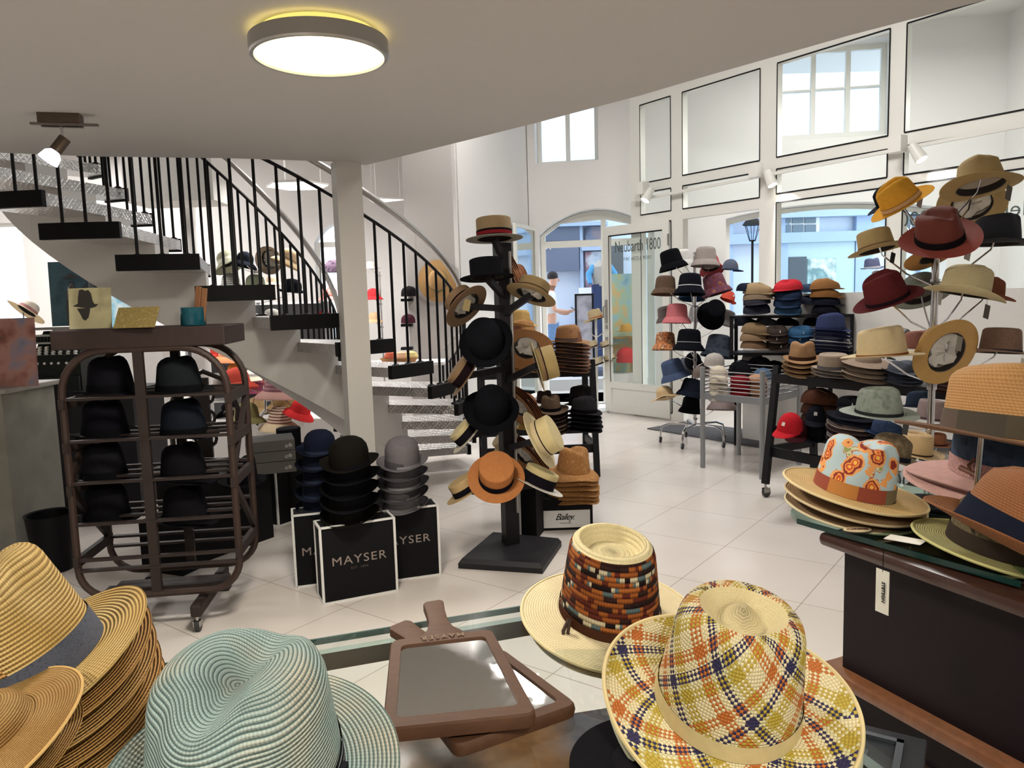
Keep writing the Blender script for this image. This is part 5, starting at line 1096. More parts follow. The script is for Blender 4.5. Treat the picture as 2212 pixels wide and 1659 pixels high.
capstack(1730, 724, 6.85, 56, ['2E5478', '2A4C70', '284466'], 'blue flat cap', Lw.format('third'), 3, 15, (0, 0, -15), logo='8FA3B8')
q = atY(1795, 768, 6.62); bt_ = thing('side_table', 'small black side table carrying the navy trilby stack before the wall display', 'table', (q.x, 6.62, 0)); MB().bb((-.15, -.15, q.z - .03), (.15, .13, q.z - .005)).tube([(0, 0, 0), (0, 0, q.z - .02)], .02).lathe([(.14, 0), (.14, .02)], n=24).build('top', BLACK, bt_, smooth=0)
stack(1795, 712, 6.6, 82, 'trilby', ['333C60', '2C3350', '3A3E52', 'C9C9CC', '6A6872', '3A3A44', '2A2A30', 'BDBDC2'], [('2A3050', .02)], 'cloth trilby', 'the blue topped stack on the framed shelf', 7, 8, (4, 0, 60), 1.2)
for px, c in ((1612, '16171E'), (1655, '3A3A40'), (1700, '14151B'), (1760, '14151B')): flatcap(px, 703, 7.15, 50, c, f'dark cap at the back of the black framed shelf, {dict([(1612, "left end"), (1655, "behind the brown pile"), (1700, "behind the blue pile"), (1760, "beside the blue topped stack")])[px]}', (0, 0, 90))
# ---- wire bin contents
for i, (px, py, Y, w, c, l) in enumerate([(1552, 800, 6.6, 40, 'C4B8A4', 'cream knit beanie sticking up at the left of the wire bin'), (1543, 775, 6.8, 44, 'A59E98', 'light grey beanie at the back left of the wire bin'), (1515, 800, 6.9, 38, '6A5E58', 'grey brown beanie left behind the wire bin'), (1603, 800, 7.0, 60, '15151B', 'black beanie in the middle behind the wire bin'), (1640, 790, 7.1, 56, '191A20', 'black beanie at the right behind the wire bin'), (1672, 795, 7.1, 50, '14151A', 'black beanie next to the rolling rack'), (1625, 772, 7.3, 46, '8A8480', 'grey beanie peeping out over the black beanies'), (1648, 805, 6.5, 40, '4A5E78', 'slate blue beanie at the right of the wire bin')]): hat(px, py + 14, Y, w, 'beanie', c, None, l, (0, 0, 0), group='beanies in and behind the wire bin')
for i in range(4):
    for j, (px, c, l) in enumerate(((1552, ('B9AD9A', 'A89C8A', 'C4BBA8', 'A8A095')[i], 'cream'), (1598, '7A1620', 'dark red'), (1636, ('B08060', '8A5E44', '9A7050', 'A87A58')[i], 'tan'))): hat(px, 826 + i * 13 - j * 1, 6.45, 42, 'beanie', c, None, f'{l} knit beanie, {ORD[i]} in its column inside the wire bin', (0, 0, 0), group='beanies in and behind the wire bin', h=.06)
# ---- bucket hat stand
def bh(px, py, Y, w, style, mat, label, rot=(0, 0, 0), band=None, **k):
    r = hat(px, py, Y, w, style, mat, band, label, rot, group='hats on the bucket hat stand', **k); arm(BS, LASTPOS['p'], .18); return r
bh(1452, 568, 7.45, 64, 'bucket', '0E0F14', 'black bucket hat at the top left of the bucket hat stand', (-4, -14, 0))
bh(1474, 562, 7.9, 50, 'bucket', 'DCDAD8', 'white bucket hat behind the topmost black one', (0, -6, 0))
bh(1524, 562, 7.4, 62, 'bucket', '9C928C', 'light grey bucket hat at the top right of the bucket hat stand', (-4, 3, 0))
bh(1536, 576, 7.9, 52, 'bucket', 'C2555A', 'coral and cream hat below the light grey bucket hat', (-30, 0, 0))
ballcap(1577, 582, 7.6, 46, '5C6478', 'blue grey trucker cap with orange patch at the right of the stand', (-4, 6, 50), visor='2C3A58', mark='E08A3C')
bh(1437, 624, 7.4, 60, 'bucket', '5E4A3C', 'dark brown bucket hat on the second tier, left', (-6, 4, 0))
bh(1490, 622, 7.2, 68, 'bucket', '12141C', 'black bucket hat with white stripe on the second tier', (-6, 4, 0), [('-', .008), ('C9CACC', .006)])
bh(1494, 635, 7.9, 58, 'bucket', '1E3048', 'navy brim right below the striped black hat on the second tier', (-10, 6, 0))
bh(1546, 622, 7.4, 66, 'bucket', mottled(('4A2E40', '7A3A3C', '5E3A58', 'A0603C'), 30.0), 'purple and rust tie dye bucket hat on the second tier', (-8, -14, 0))
ballcap(1570, 648, 7.7, 44, 'D9503F', 'coral red baseball cap at the right of the second tier', (-10, 30, 20), mark='E8D8D0')
bh(1440, 684, 7.75, 50, 'bucket', '6E6260', 'taupe bucket hat behind the pink one on the third tier', (-2, -10, 0))
bh(1462, 685, 7.3, 63, 'bucket', 'C46A70', 'pink bucket hat on the third tier of the stand', (-3, 3, 0))
bh(1506, 685, 7.9, 50, 'bucket', 'A5A2A4', 'light grey bucket hat beside the pink one', (0, 6, 0))
bh(1540, 677, 7.3, 62, 'bucket', '0D0D12', 'black floppy hat with its crown facing outwards on the third tier', (62, 12, 0))
bh(1566, 692, 7.9, 50, 'bucket', '8C8A88', 'grey hat brim behind the outward facing black hat', (0, 20, 0))
bh(1437, 744, 7.4, 58, 'bucket', mottled(('C4503C', 'D08A50', '7A3A34', 'D9B478'), 28.0), 'orange and red tie dye bucket hat on the fourth tier', (-6, 2, 0))
bh(1488, 743, 7.2, 70, 'bucket', '101218', 'black bucket hat with grey stripe on the fourth tier', (-4, 4, 0), [('-', .008), ('8A8C90', .006)])
bh(1485, 735, 7.9, 50, 'bucket', 'B9B6B4', 'pale grey bucket hat behind the grey striped black one', (0, 0, 0))
bh(1551, 756, 7.35, 72, 'bucket', mottled(('2E3644', '3E4654', '262C38'), 20.0), 'dark slate tie dye bucket hat on the fourth tier, right', (-8, 10, 0))
bh(1496, 782, 7.7, 36, 'beanie', '15151A', 'small black cap in the middle of the fourth tier', (60, 0, 0))
bh(1456, 806, 7.3, 66, 'bucket', '41506E', 'denim blue bucket hat on the fifth tier, left', (-6, -16, 0))
bh(1482, 796, 7.8, 48, 'bucket', '6A7080', 'blue grey hat behind the denim blue one', (0, 14, 0))
bh(1510, 800, 7.7, 46, 'bucket', '4E4440', 'dark taupe hat left of the wire bin on the stand', (-4, -30, 0))
bh(1437, 856, 7.3, 66, 'cloche', 'C2A67C', 'sand coloured crumpled bush hat on the lowest tier', (-14, -12, 0), wave=.012, dr=.02)
bh(1492, 845, 7.25, 60, 'bucket', '1A1E2C', 'dark navy bucket hat on the lowest tier', (-4, 14, 0))
bh(1492, 880, 7.4, 52, 'bucket', '101118', 'black bucket hat lowest on the pole of the stand', (0, 6, 0))
bh(1560, 872, 7.4, 66, 'bucket', '9C8A88', 'dusty mauve bucket hat at the lower right of the stand', (-10, 4, 0))
# ---- hat tree
def th(px, py, Y, w, style, mat, band, label, rot=(0, 0, 0), dz=-.1, **k):
    r = hat(px, py, Y, w, style, mat, band, label, rot, group='hats on the hat tree', **k); treearm(px, py, Y, dz); return r
RB_ = [('191418', .012), ('8E2028', .016), ('191418', .01)]
th(1068, 516, 4.35, 124, 'boater', S('A8906A'), RB_, 'straw boater with black and red band crowning the hat tree', (-4, -2, 0), brimmat=S('98948A'), h=.1)
th(1052, 600, 4.2, 118, 'boater', '15161B', None, 'flat black felt boater just under the top of the hat tree', (-7, -3, 0), h=.095)
th(1008, 662, 4.2, 112, 'boater', S('8A6E52'), RB_, 'brown straw boater with red striped band tipped left', (-24, -46, 0), price='A08C5C', stuffed=True, dz=-.02)
th(1147, 638, 4.25, 112, 'boater', S('A89064'), [('-', .012), ('8A7250', .016), ('241818', .004)], 'khaki straw boater with thin dark stripe reaching right from the tree', (-16, 22, 0), stuffed=True)
th(1052, 742, 4.1, 118, 'bowler', '101116', None, 'black felt hat seen from above on the middle of the tree', (48, -18, 0), b=.1)
th(1008, 812, 4.2, 104, 'boater', S('8E7250'), [('1E1216', .05)], 'straw boater with wide dark band tipped down to the left', (6, -54, 0), dz=.02)
th(1160, 790, 4.2, 118, 'boater', S('B09A64'), [('-', .018), ('8C6E4E', .012), ('241418', .006)], 'straw boater turned on its side at the right of the tree', (-2, 76, 0), brimmat=S('C9B98A'), h=.1)
th(1060, 890, 4.15, 122, 'bowler', '0F1015', None, 'black round felt hat low on the middle of the tree', (34, 6, 0), h=.135, bw=.055)
th(1012, 942, 4.2, 96, 'boater', S('CDBE8C'), [('15121A', .05)], 'pale straw boater with black band tipped left', (4, -46, 0), brimmat=S('CFC8B8'), dz=.02)
th(1165, 950, 4.1, 134, 'boater', S('DCCB95'), [('-', .004), ('C9B48E', .018), ('241A20', .005)], 'cream straw boater facing sideways on the right of the tree', (10, 62, 0), brimmat=S('DDCFA4'), n=64)
th(1072, 1032, 4.0, 124, 'boater', 'B4713E', [('15121A', .036)], 'caramel coloured felt boater with black band at the front of the tree', (38, 4, 0), n=64, h=.09)
th(1010, 1060, 4.15, 104, 'boater', S('C4A876'), [('15121A', .034)], 'straw boater with black band low on the left of the tree', (0, -30, 0))
th(1160, 1046, 4.1, 122, 'boater', S('CDBE88'), [('15121A', .05)], 'pale straw boater with wide black band low on the right of the tree', (-4, 26, 0), brimmat=S('D9D6CE'), n=56)
hat(1030, 790, 4.7, 70, 'top', '121318', None, 'black felt hat behind the pole of the hat tree', (0, 0, 0))
BR = ['8E5E3E', '7A4C34', '9A6844', '84543A']
for i in range(6): hat(1108 + i * 3, 600 - i * 1.5, 4.7 + .03 * i, 92, 'wide', BR[i % 4], None, f'brown straw brim, {ORD[i]} of the upper leaning pile behind the tree', (-8, 68, 0), group='leaning brown hats behind the tree, upper pile', h=.05, price=None)
for i in range(6): hat(1120 + i * 3, 880 - i * 1.5, 4.8 + .03 * i, 104, 'wide', BR[i % 4] if i else 'A57650', None, f'brown straw brim, {ORD[i]} of the middle leaning pile behind the tree', (-30, 52, 0), group='leaning brown hats behind the tree, middle pile', h=.06, stuffed=(i == 0))
for i in range(6): hat(1130 + i * 3, 985 - i * 1.5, 4.8 + .03 * i, 108, 'wide', BR[i % 4] if i else 'A07048', None, f'brown straw brim, {ORD[i]} of the lower leaning pile behind the tree', (-30, 48, 0), group='leaning brown hats behind the tree, lower pile', h=.06, stuffed=(i == 0))
hat(1138, 752, 4.75, 118, 'wide', S('B5804E'), None, 'tan straw hat turned to show its paper stuffing behind the tree', (-48, 10, 0), h=.08, stuffed=True)
hat(1140, 925, 5.0, 70, 'fedora', S('D9B765'), None, 'yellow straw hat behind the lower right of the tree', (0, 0, 60))
hat(1092, 960, 4.8, 70, 'boater', S('D4BF94'), None, 'pale boater half hidden behind the caramel one', (10, -40, 0))
# ---- rack behind the tree
stack(1228, 738, 6.3, 94, 'fedora', [S('A5764A')] + [S('8A5E44'), S('9A6A4C')] * 5, [[('3A3236', .006), ('8C7A6C', .004), ('3A3236', .006), ('8C7A6C', .003), ('3A3236', .006)]], 'brown straw fedora', 'the tall stack on the slatted rack', 9, 7.7, (2, 2, 60), 1.5, cu=.01, group='brown fedoras on the slatted rack')
hat(1122, 700, 6.45, 80, 'fedora', S('C9A560'), None, 'golden straw hat on top of the pile behind the tree pole', (0, 6, 60))
stack(1130, 725, 6.4, 90, 'fedora', [S('B8864E'), S('8A5440'), S('A87448'), S('9A6A4C')], None, 'brown straw hat', 'the upper left stack on the slatted rack', 9, 9.5, (2, 0, 60), 1.5, group='brown hats left on the slatted rack')
hat(1176, 868, 6.6, 60, 'fedora', '3A2A26', None, 'dark brown felt crown behind the brown banded felt hat', (0, 0, 20))
stack(1190, 885, 6.2, 76, 'fedora', ['64503F', '3A2C26', '4E4036', '6E5848', '7A6450'], [('15131A', .026)], 'brown felt fedora', 'the lower left stack on the slatted rack', 6, 9, (6, 0, 10), 1.5, cu=.016, group='brown felt hats on the slatted rack')
stack(1255, 862, 6.5, 70, 'trilby', ['2C292A', '242224'], [('17161A', .02)], 'black felt trilby', 'the far black stack on the slatted rack', 2, 12, (0, 0, 60), 1, group='black trilbies on the slatted rack')
stack(1262, 890, 6.15, 78, 'trilby', ['2A282C', '1E1D22'], [('121116', .026)], 'charcoal felt hat', 'the lower right stack on the slatted rack', 5, 9.5, (2, 0, 60), 1.5, group='charcoal hats on the slatted rack')
CK = mottled(('B07C46', 'A06C3A', 'BC8A52'), 60.0)
stack(1238, 1015, 4.95, 112, 'fedora', [CK], [(CK, .02)], 'cork coloured hat', 'the stack on the white labelled hat box', 6, 9.5, (4, 4, 20), 2, cu=-.02, wave=.006, dr=.012, bw=.05, group='cork hats on the hat box')
# ---- bowlers
BK = ['15130F', '101014', '0E0E12', '131318']
stack(757, 1003, 3.86, 128, 'bowler', BK, None, 'black bowler hat', 'the front bowler stack', 5, 28.5, (3, 0, 0), 2, group='black bowler hats', n=48)
stack(690, 975, 4.1, 100, 'bowler', ['141A2C', '121726', '111420'], [('2A3348', .018)], 'navy bowler hat', 'the bowler stack at the left', 5, 31, (3, 0, 0), 2, group='navy bowler hats', n=48)
stack(870, 1003, 4.08, 112, 'bowler', ['6A666A', '4A484C', '555256', '444246'], [('8C8A8C', .012)], 'grey bowler hat', 'the bowler stack at the right', 5, 22.5, (4, 0, 0), 2, group='grey bowler hats', n=48, h=.14)
hat(625, 965, 5.33, 76, 'top', '15141A', None, 'black top hat on the tall black box beside the cartons', (0, 0, 0), h=.14)
hat(524, 1040, 4.3, 104, 'fedora', '0F0F14', None, 'black felt hat on the long black box behind the wooden rack', (0, 0, 30), h=.14, bw=.045)
# ---------------------------------------------------------------- bentwood rack at the left
RX0, RX1, RF, RB2 = -2.07, -1.345, 3.45, 3.82; wr = thing('bentwood_rack', 'old brown bentwood hat rack on castors filled with dark hats', 'rack', ((RX0 + RX1) / 2, (RF + RB2) / 2 + .02, 0), radians(7)); WO = wood('24140E', .65); hw = (RX1 - RX0) / 2; hd = (RB2 - RF) / 2
def hoop(y, sh=0):
    P = []; zt_, zb_, rt_, rb_ = 1.33, .17, .2, .14
    for cx_, cz_, r_, a0_ in ((hw - rt_, zt_ - rt_, rt_, 0), (-hw + rt_, zt_ - rt_, rt_, 90), (-hw + rb_, zb_ + rb_, rb_, 180), (hw - rb_, zb_ + rb_, rb_, 270)):
        for j in range(8): a = radians(a0_ + 90 * j / 7); P.append((cx_ + r_ * cos(a), y, cz_ + r_ * sin(a)))
    return P
for y, s in ((-hd, 'f'), (hd, 'b')): MB().tube(hoop(y), .017, 8, closed=True).build('bentwood_hoop', wood('301C12', .6), wr)
for y, x in ((-hd, -.02), (hd, .03)): MB().bb((x - .022, y - .012, .17), (x + .022, y + .012, 1.35)).build('middle_post', WO, wr, smooth=0)
for z in (1.115, .92, .725, .53, .36, .31):
    m = MB()
    for y in ((-hd, -hd * .3, hd * .3, hd) if z > .4 else (-hd, hd)): m.bb((-hw + .01, y - .014, z - .012), (hw - .01, y + .014, z))
    m.build('shelf', WO, wr, smooth=0)
for x in (-hw, hw):
    for z in (1.1, .9, .7, .36): MB().bb((x - .012, -hd - .02, z - .035), (x + .012, hd + .02, z + .01)).build('side_rung', WO, wr, smooth=0)
    for p, q in (((-hd, .72), (hd, 1.08)), ((-hd, .68), (hd, .36))): MB().bar((x, p[0], p[1]), (x, q[0], q[1]), .02, .03).build('diagonal_brace', WO, wr, smooth=0)
MB().bb((-hw - .02, -hd - .02, 1.335), (hw + .01, hd + .02, 1.425)).build('top_beam', wood('2A1712', .65), wr, smooth=0, bevel=.006)
MB().bb((-hw + .1, -.03, .1), (hw - .1, .03, .17)).bb((-hw + .08, -.12, .14), (hw - .08, -.06, .18)).build('base_plank', WO, wr, smooth=0)
for x in (-hw + .19, hw - .19):
    MB().bar((x, -hd - .1, .105), (x, hd + .08, .105), .05, .06).build('foot', WO, wr, smooth=0, bevel=.01)
    for y in (-hd - .08, hd + .06): caster(wr, (x, y, 0), .028)
DKH = [('16151C', 'fedora'), ('1C2024', 'fedora'), ('121118', 'trilby'), ('181D26', 'fedora'), ('1A1A1E', 'fedora'), ('131217', 'trilby'), ('141318', 'tall'), ('121116', 'fedora')]
for i, (px, py) in enumerate([(240, 846), (388, 846), (228, 938), (398, 938), (225, 1030), (398, 1032), (232, 1118), (402, 1122)]):
    hat(px, py, 3.63, 150, DKH[i][1], DKH[i][0], [('0E0E12', .03)], f'dark felt hat on the {["top", "second", "third", "lowest"][i // 2]} shelf of the bentwood rack, {["left", "right"][i % 2]} compartment', (0, 0, 65), group='dark hats on the bentwood rack', bw=.045, h=.145, t=.8, rc=.04, D=.03)
# things on top of the rack
TZ2 = 1.427
def stand_card(name, label, cat, px0, px1, pyt, pyb, Y, mat, lean=8, th=.01, yaw=0, bot=None):
    a = atY(px0, pyb, Y); b = atY(px1, pyb, Y); t = atY(px0, pyt, Y); w = b.x - a.x; h = t.z - a.z; z = a.z if bot is None else bot
    r = thing(name, label, cat, ((a.x + b.x) / 2, Y, z), M4.Rotation(radians(yaw), 3, 'Z') @ M4.Rotation(radians(-lean), 3, 'X')); MB().bb((-w / 2, -th / 2, 0), (w / 2, th / 2, h / cos(radians(lean)))).build('panel', mat, r, smooth=0); return r, w, h / cos(radians(lean))
pc, w, h = stand_card('portrait_picture', 'sepia portrait picture of a face shaded by a dark fedora on the rack', 'picture', 152, 242, 628, 716, 3.5, mottled(('A39C78', 'B0A880', '6A664E'), 6.0), 6, bot=TZ2)
IN = plain('2A2723', .6); m = MB(); y = -.0065
def flat(pts, k=0): m.k = k; m.add([(x * w, y, z * h) for x, z in pts], [tuple(range(len(pts)))])
flat([(.12 + .0, .53), (.3, .5), (.5, .51), (.62, .55), (.66, .6), (.6, .61), (.55, .6), (.5, .68), (.46, .86), (.38, .95), (.28, .93), (.2, .97), (.1, .95), (.07, .8), (.05, .62), (-.1, .56)])
m2 = [( -.32 + x * .8, z) for x, z in [(.12, .53), (.3, .5), (.5, .51), (.62, .55), (.66, .6), (.55, .6), (.5, .68), (.46, .86), (.38, .95), (.28, .93), (.2, .97), (.1, .95), (.07, .8), (.05, .62), (-.1, .56)]]
m = MB(); flat(m2); flat([(-.3, .5), (.02, .5), (.0, .38), (-.03, .27), (-.1, .2), (-.17, .24), (-.22, .36)]); m.build('printed_hat', IN, pc, smooth=0)
stand_card('greeting_card', 'brown paper card lying propped on top of the bentwood rack', 'card', 245, 335, 672, 716, 3.42, mottled(('8E7C44', '7E6C3C', '9C8A50'), 60.0), 35, .003, 0, TZ2)
q = atY(419, 712, 3.55); g = thing('glass_jar', 'teal blue glass jar holding a wooden brush on the rack top', 'jar', (q.x, 3.55, TZ2)); w = (atY(445, 700, 3.55).x - atY(393, 700, 3.55).x) / 2; h = atY(419, 673, 3.55).z - q.z
MB().lathe([(w * .96, 0), (w, .004), (w, h), (w - .004, h), (w - .004, .008), (.001, .008)], n=32, caps=False).build('jar', plain('0A4654', .08), g)
bs2 = thing('wooden_brush', 'light brown wooden brush handle standing in the teal jar', 'brush', (q.x + .02, 3.55, TZ2 + .01), R3(0, 8, 0)); MB().bb((-.02, -.006, 0), (.008, .006, .17)).bb((.01, -.008, 0), (.035, .004, .165)).build('handle', wood('7A4E2C', .5), bs2, smooth=0, bevel=.003)
# grey pedestal with portrait
pe = thing('pedestal', 'tall grey stone coloured pedestal cabinet at the left edge', 'pedestal', (-3.24, 4.5, 0)); pt = atY(60, 838, 4.3).z
MB().bb((-.5, -.2, 0), (.33, .3, pt - .03)).build('body', mottled(('8E8C82', '98968C', '84827A'), 3.0), pe, smooth=0); MB().bb((-.53, -.22, pt - .03), (.37, .33, pt)).build('top', plain('A09E96', .6), pe, smooth=0, bevel=.008)
stand_card('canvas_picture', 'canvas picture in brown and pink tones standing on the grey pedestal', 'picture', -60, 82, 688, 836, 4.4, mottled(('3A2A2C', '8A5A50', 'A87A70', '7A7C90', '6A4030'), 5.0), 3, .02, 0, pt)
p = atZ(10, 1180); MB(); dk = thing('low_box', 'dark low box at the far left edge in front of the pedestal', 'box', (-2.95, 3.9, 0)); MB().bb((-.6, -.3, 0), (.02, .1, .33)).build('body', plain('17151C', .6), dk, smooth=0)
# cash register
q = atY(132, 845, 5.6); cr = thing('cash_register', 'antique black and green cash register with round white keys', 'cash register', (q.x, 5.6, q.z)); X = lambda px: atY(px, 780, 5.6).x - q.x; Z = lambda py: atY(132, py, 5.6).z - q.z
MB().bb((X(80), -.1, 0), (X(190), .35, Z(765))).add([(X(80), -.1, Z(790)), (X(180), -.1, Z(790)), (X(175), .1, Z(715)), (X(82), .1, Z(715)), (X(80), .35, Z(790)), (X(180), .35, Z(790)), (X(175), .35, Z(715)), (X(82), .35, Z(715))], [(0, 1, 2, 3), (4, 5, 6, 7), (0, 3, 7, 4), (1, 5, 6, 2), (3, 2, 6, 7)]).build('body', plain('1C221E', .35), cr, smooth=0)
MB().bb((X(76), -.02, Z(742)), (X(133), .12, Z(722))).build('display', plain('B9BCBA', .4), cr, smooth=0); m = MB()
for i in range(5): m.bb((X(84 + i * 7), -.028, Z(738)), (X(89 + i * 7), -.02, Z(726)))
m.build('digits', BLACK, cr, smooth=0); m = MB()
for i, px in enumerate((90, 105, 120, 135, 152, 168)):
    for j in range(7):
        py_ = 749 + j * 5.4; y_ = -.1 + .2 * (790 - py_) / 75; x_ = X(px + j * 1.5); m.tube([(x_, y_, Z(py_)), (x_, y_ - .03, Z(py_) - .004)], .009, 10)
m.build('keys', plain('E2E0DA', .4), cr); MB().bb((X(76), -.02, Z(712)), (X(185), .36, Z(706))).build('top_trim', STEEL, cr, smooth=0)
MB().bb((X(80), -.13, .02), (X(188), -.1, .12)).build('drawer', plain('14181A', .3), cr, smooth=0)
ck = thing('cash_desk', 'dark cash desk behind the pedestal carrying the old cash register', 'desk', (q.x + .2, 5.75, 0)); MB().bb((-.9, -.2, 0), (.35, .3, q.z)).build('body', plain('1E1C22', .6), ck, smooth=0)
# paintings
pd, w, h = stand_card('painting', 'large dark blue green painting of a couple wearing hats leaning at the wall', 'painting', 116, 237, 566, 716, 6.6, mottled(('2E4650', '38525C', '263C46'), 5.0), 2, .03)
def fig(pts, mat, nm): MB().add([(x * w - w / 2, -.017, z * h) for x, z in pts], [tuple(range(len(pts)))]).build(nm, mat, pd, smooth=0)
fig([(.28, .1), (.5, .1), (.5, .55), (.44, .62), (.42, .72), (.36, .72), (.34, .62), (.28, .55)], IN, 'painted_figure'); fig([(.3, .45), (.46, .45), (.45, .6), (.42, .68), (.36, .68), (.32, .6)], plain('C9CCCB', .7), 'painted_figure'); fig([(.26, .76), (.5, .75), (.5, .78), (.44, .79), (.42, .83), (.35, .83), (.33, .79), (.26, .79)], IN, 'painted_figure')
fig([(.58, .3), (.9, .3), (.9, .62), (.78, .7), (.68, .7), (.58, .64)], plain('26333E', .8), 'painted_figure'); fig([(.7, .6), (.76, .5), (.79, .68), (.8, .8), (.75, .86), (.7, .84)], plain('CFD2D2', .7), 'painted_figure')
stand_card('painting', 'bright sky blue and white abstract painting behind the dark one', 'painting', 232, 332, 600, 718, 7.6, mottled(('BFE3EE', '7CC6E4', 'E8F2F2', '4AAAD8'), 4.0), 2, .03)
q = atY(282, 718, 7.6); sbd = thing('white_sideboard', 'white sideboard under the bright blue abstract painting', 'sideboard', (q.x, 7.65, 0)); MB().bb((-.4, -.15, 0), (.35, .25, q.z)).build('body', WHITE, sbd, smooth=0)
hat(58, 672, 6.4, 80, 'wide', plain('E4D9CC', .8), [(plain('B07A80', .8), .03)], 'cream wide brim hat with pink band on a thin stand at the left', (-30, 28, 0), brimmat=plain('E0C89A', .8))
q = atY(50, 675, 6.4); hs = thing('hat_rod', 'thin rod stand under the cream hat with pink band', 'hat stand', (q.x, 6.4, 0)); MB().tube([(0, 0, 0), (0, 0, q.z)], .006).lathe([(.1, 0), (.1, .01)]).build('rod', STEEL, hs)
# carved chair behind the rack
ch = thing('carved_chair', 'dark carved wooden chair with arched back behind the bentwood rack', 'chair', (-2.15, 5.0, 0)); DW = wood('1E1412', .35)
MB().bb((-.24, -.22, .42), (.24, .22, .47)).build('seat', DW, ch, smooth=0, bevel=.01)
for x in (-.21, .21):
    for y in (-.19, .19): MB().tube([(x, y, .42), (x * 1.05, y * 1.1, 0)], [.022, .016], 8).build('leg', DW, ch)
m = MB().tube([(-.21, .2, .47), (-.24, .24, .8), (-.17, .26, 1.0), (0, .27, 1.07), (.17, .26, 1.0), (.24, .24, .8), (.21, .2, .47)], .018, 8); m.bb((-.05, .22, .47), (.05, .24, 1.03))
for i in range(3): m.tube([V((.075 * cos(a), .24, .6 + .15 * i + .06 * sin(a))) for a in [j * pi / 6 for j in range(12)]], .012, 6, closed=True)
m.build('backrest', DW, ch)
bk = thing('black_bucket', 'black round waste bin between pedestal and bentwood rack', 'bin', (atZ(160, 1205).x, 4.35, 0)); MB().lathe([(.1, 0), (.13, .33), (.135, .34), (.12, .335), (.09, .01)], n=28, caps=False).build('body', plain('121116', .5), bk)
# ---------------------------------------------------------------- left hall: white shelving and colourful hats
su = thing('shelf_unit', 'white and grey open shelving unit full of hats under the staircase', 'shelf', (atY(470, 800, 8.8).x, 8.8, 0)); sx0, sx1 = -.28, 1.3
for z in (.45, .75, 1.05, 1.32, 1.55): MB().bb((sx0, -.15, z - .02), (sx1, .2, z)).build('shelf', WHITE, su, smooth=0)
for x in (sx0, .32, sx1): MB().bb((x - .015, -.15, 0), (x + .015, .2, 1.55)).build('side_panel', plain('8E9092', .6), su, smooth=0)
MB().bb((sx0, .2, 0), (sx1, .22, 1.55)).build('back_panel', plain('77797E', .7), su, smooth=0)
wt = thing('white_platform', 'low white display platform under the coloured hats', 'platform', (-2.2, 8.0, 0)); MB().bb((-.9, -.5, 0), (1.0, .4, .38)).build('body', WHITE, wt, smooth=0)
s2 = thing('chrome_hat_stand', 'small chrome stand on tripod feet with coloured sun hats under the staircase', 'hat stand', (atY(575, 900, 7.3).x, 7.3, .38)); hz = atY(575, 790, 7.3).z - .38
MB().tube([(0, 0, .12), (0, 0, hz)], .012).build('pole', CHROME, s2)
for i in range(3): a = i * 2.1 + .4; MB().tube([(0, 0, .14), (.22 * cos(a), .22 * sin(a), .01)], .01).build('leg', CHROME, s2)
def lh(px, py, Y, w, st, mat, label, rot=(0, 0, 0), band=None, armto=None, **k):
    r = hat(px, py, Y, w, st, mat, band, label, rot, group=k.pop('group', 'coloured hats under the staircase'), **k)
    if armto: arm(armto, LASTPOS['p'], .1)
    return r
lh(512, 828, 7.3, 88, 'cloche', 'CC4A3C', 'coral red sun hat left on the small chrome stand', (-6, -8, 0), armto=s2)
lh(596, 845, 7.2, 90, 'sun', ringed('7A4650', '9C6A70'), 'mauve striped cone shaped sun hat on the small chrome stand', (-2, 4, 0), brimmat='A87E74', armto=s2, h=.13, t=.6)
lh(604, 912, 7.1, 88, 'sun', ringed('8A5248', 'E3CDB0', .022), 'cream and brown striped sun hat low on the small chrome stand', (0, 4, 0), brimmat='D9C09A', armto=s2, h=.12, t=.65)
lh(648, 888, 7.1, 70, 'cloche', 'D02A2C', 'bright red visor hat at the right of the small chrome stand', (0, 24, 0), armto=s2, price='E8E4DE')
lh(533, 900, 7.1, 82, 'cloche', S('8A8450'), 'olive green straw hat low left on the small chrome stand', (-4, 0, 0), armto=s2)
lh(648, 840, 7.5, 70, 'wide', S('B99A5E'), 'wavy straw hat brim behind the mauve striped hat', (-10, -12, 0), wave=.015, armto=s2)
lh(612, 872, 7.6, 80, 'cloche', S('CDAA70'), 'straw cloche between the two striped hats', (0, 0, 0), armto=s2)
lh(495, 770, 8.5, 70, 'cloche', 'E08A5E', 'salmon orange sun hat on the upper shelf under the staircase', (0, 4, 0))
lh(470, 764, 8.6, 50, 'cloche', 'C43A32', 'red hat on the upper shelf under the staircase', (0, 0, 0))
lh(508, 803, 8.5, 50, 'cloche', 'D98A3C', 'orange hat on the middle shelf behind the coral red one', (0, 0, 0))
lh(545, 814, 8.5, 46, 'cloche', 'E3DCC4', 'cream hat on the middle shelf', (0, 0, 0))
lh(565, 815, 8.6, 52, 'cloche', 'C96A86', 'pink hat on the middle shelf', (0, 0, 0))
lh(560, 838, 8.6, 56, 'cloche', 'A84E68', 'raspberry pink hat one shelf below the pink one', (0, 0, 0))
lh(462, 832, 8.6, 44, 'cloche', 'C9C6C4', 'pale grey hat on the left part of the shelving', (0, 0, 0))
lh(510, 858, 8.2, 54, 'cloche', '8A9094', 'blue grey hat under the coral red sun hat', (0, 0, 0))
lh(498, 888, 7.8, 66, 'wide', '14131A', 'black floppy hat left of the olive straw hat', (-20, -30, 0))
lh(555, 880, 8.0, 60, 'cloche', S('C9AA78'), 'beige straw hat between olive and striped hats', (0, 0, 0))
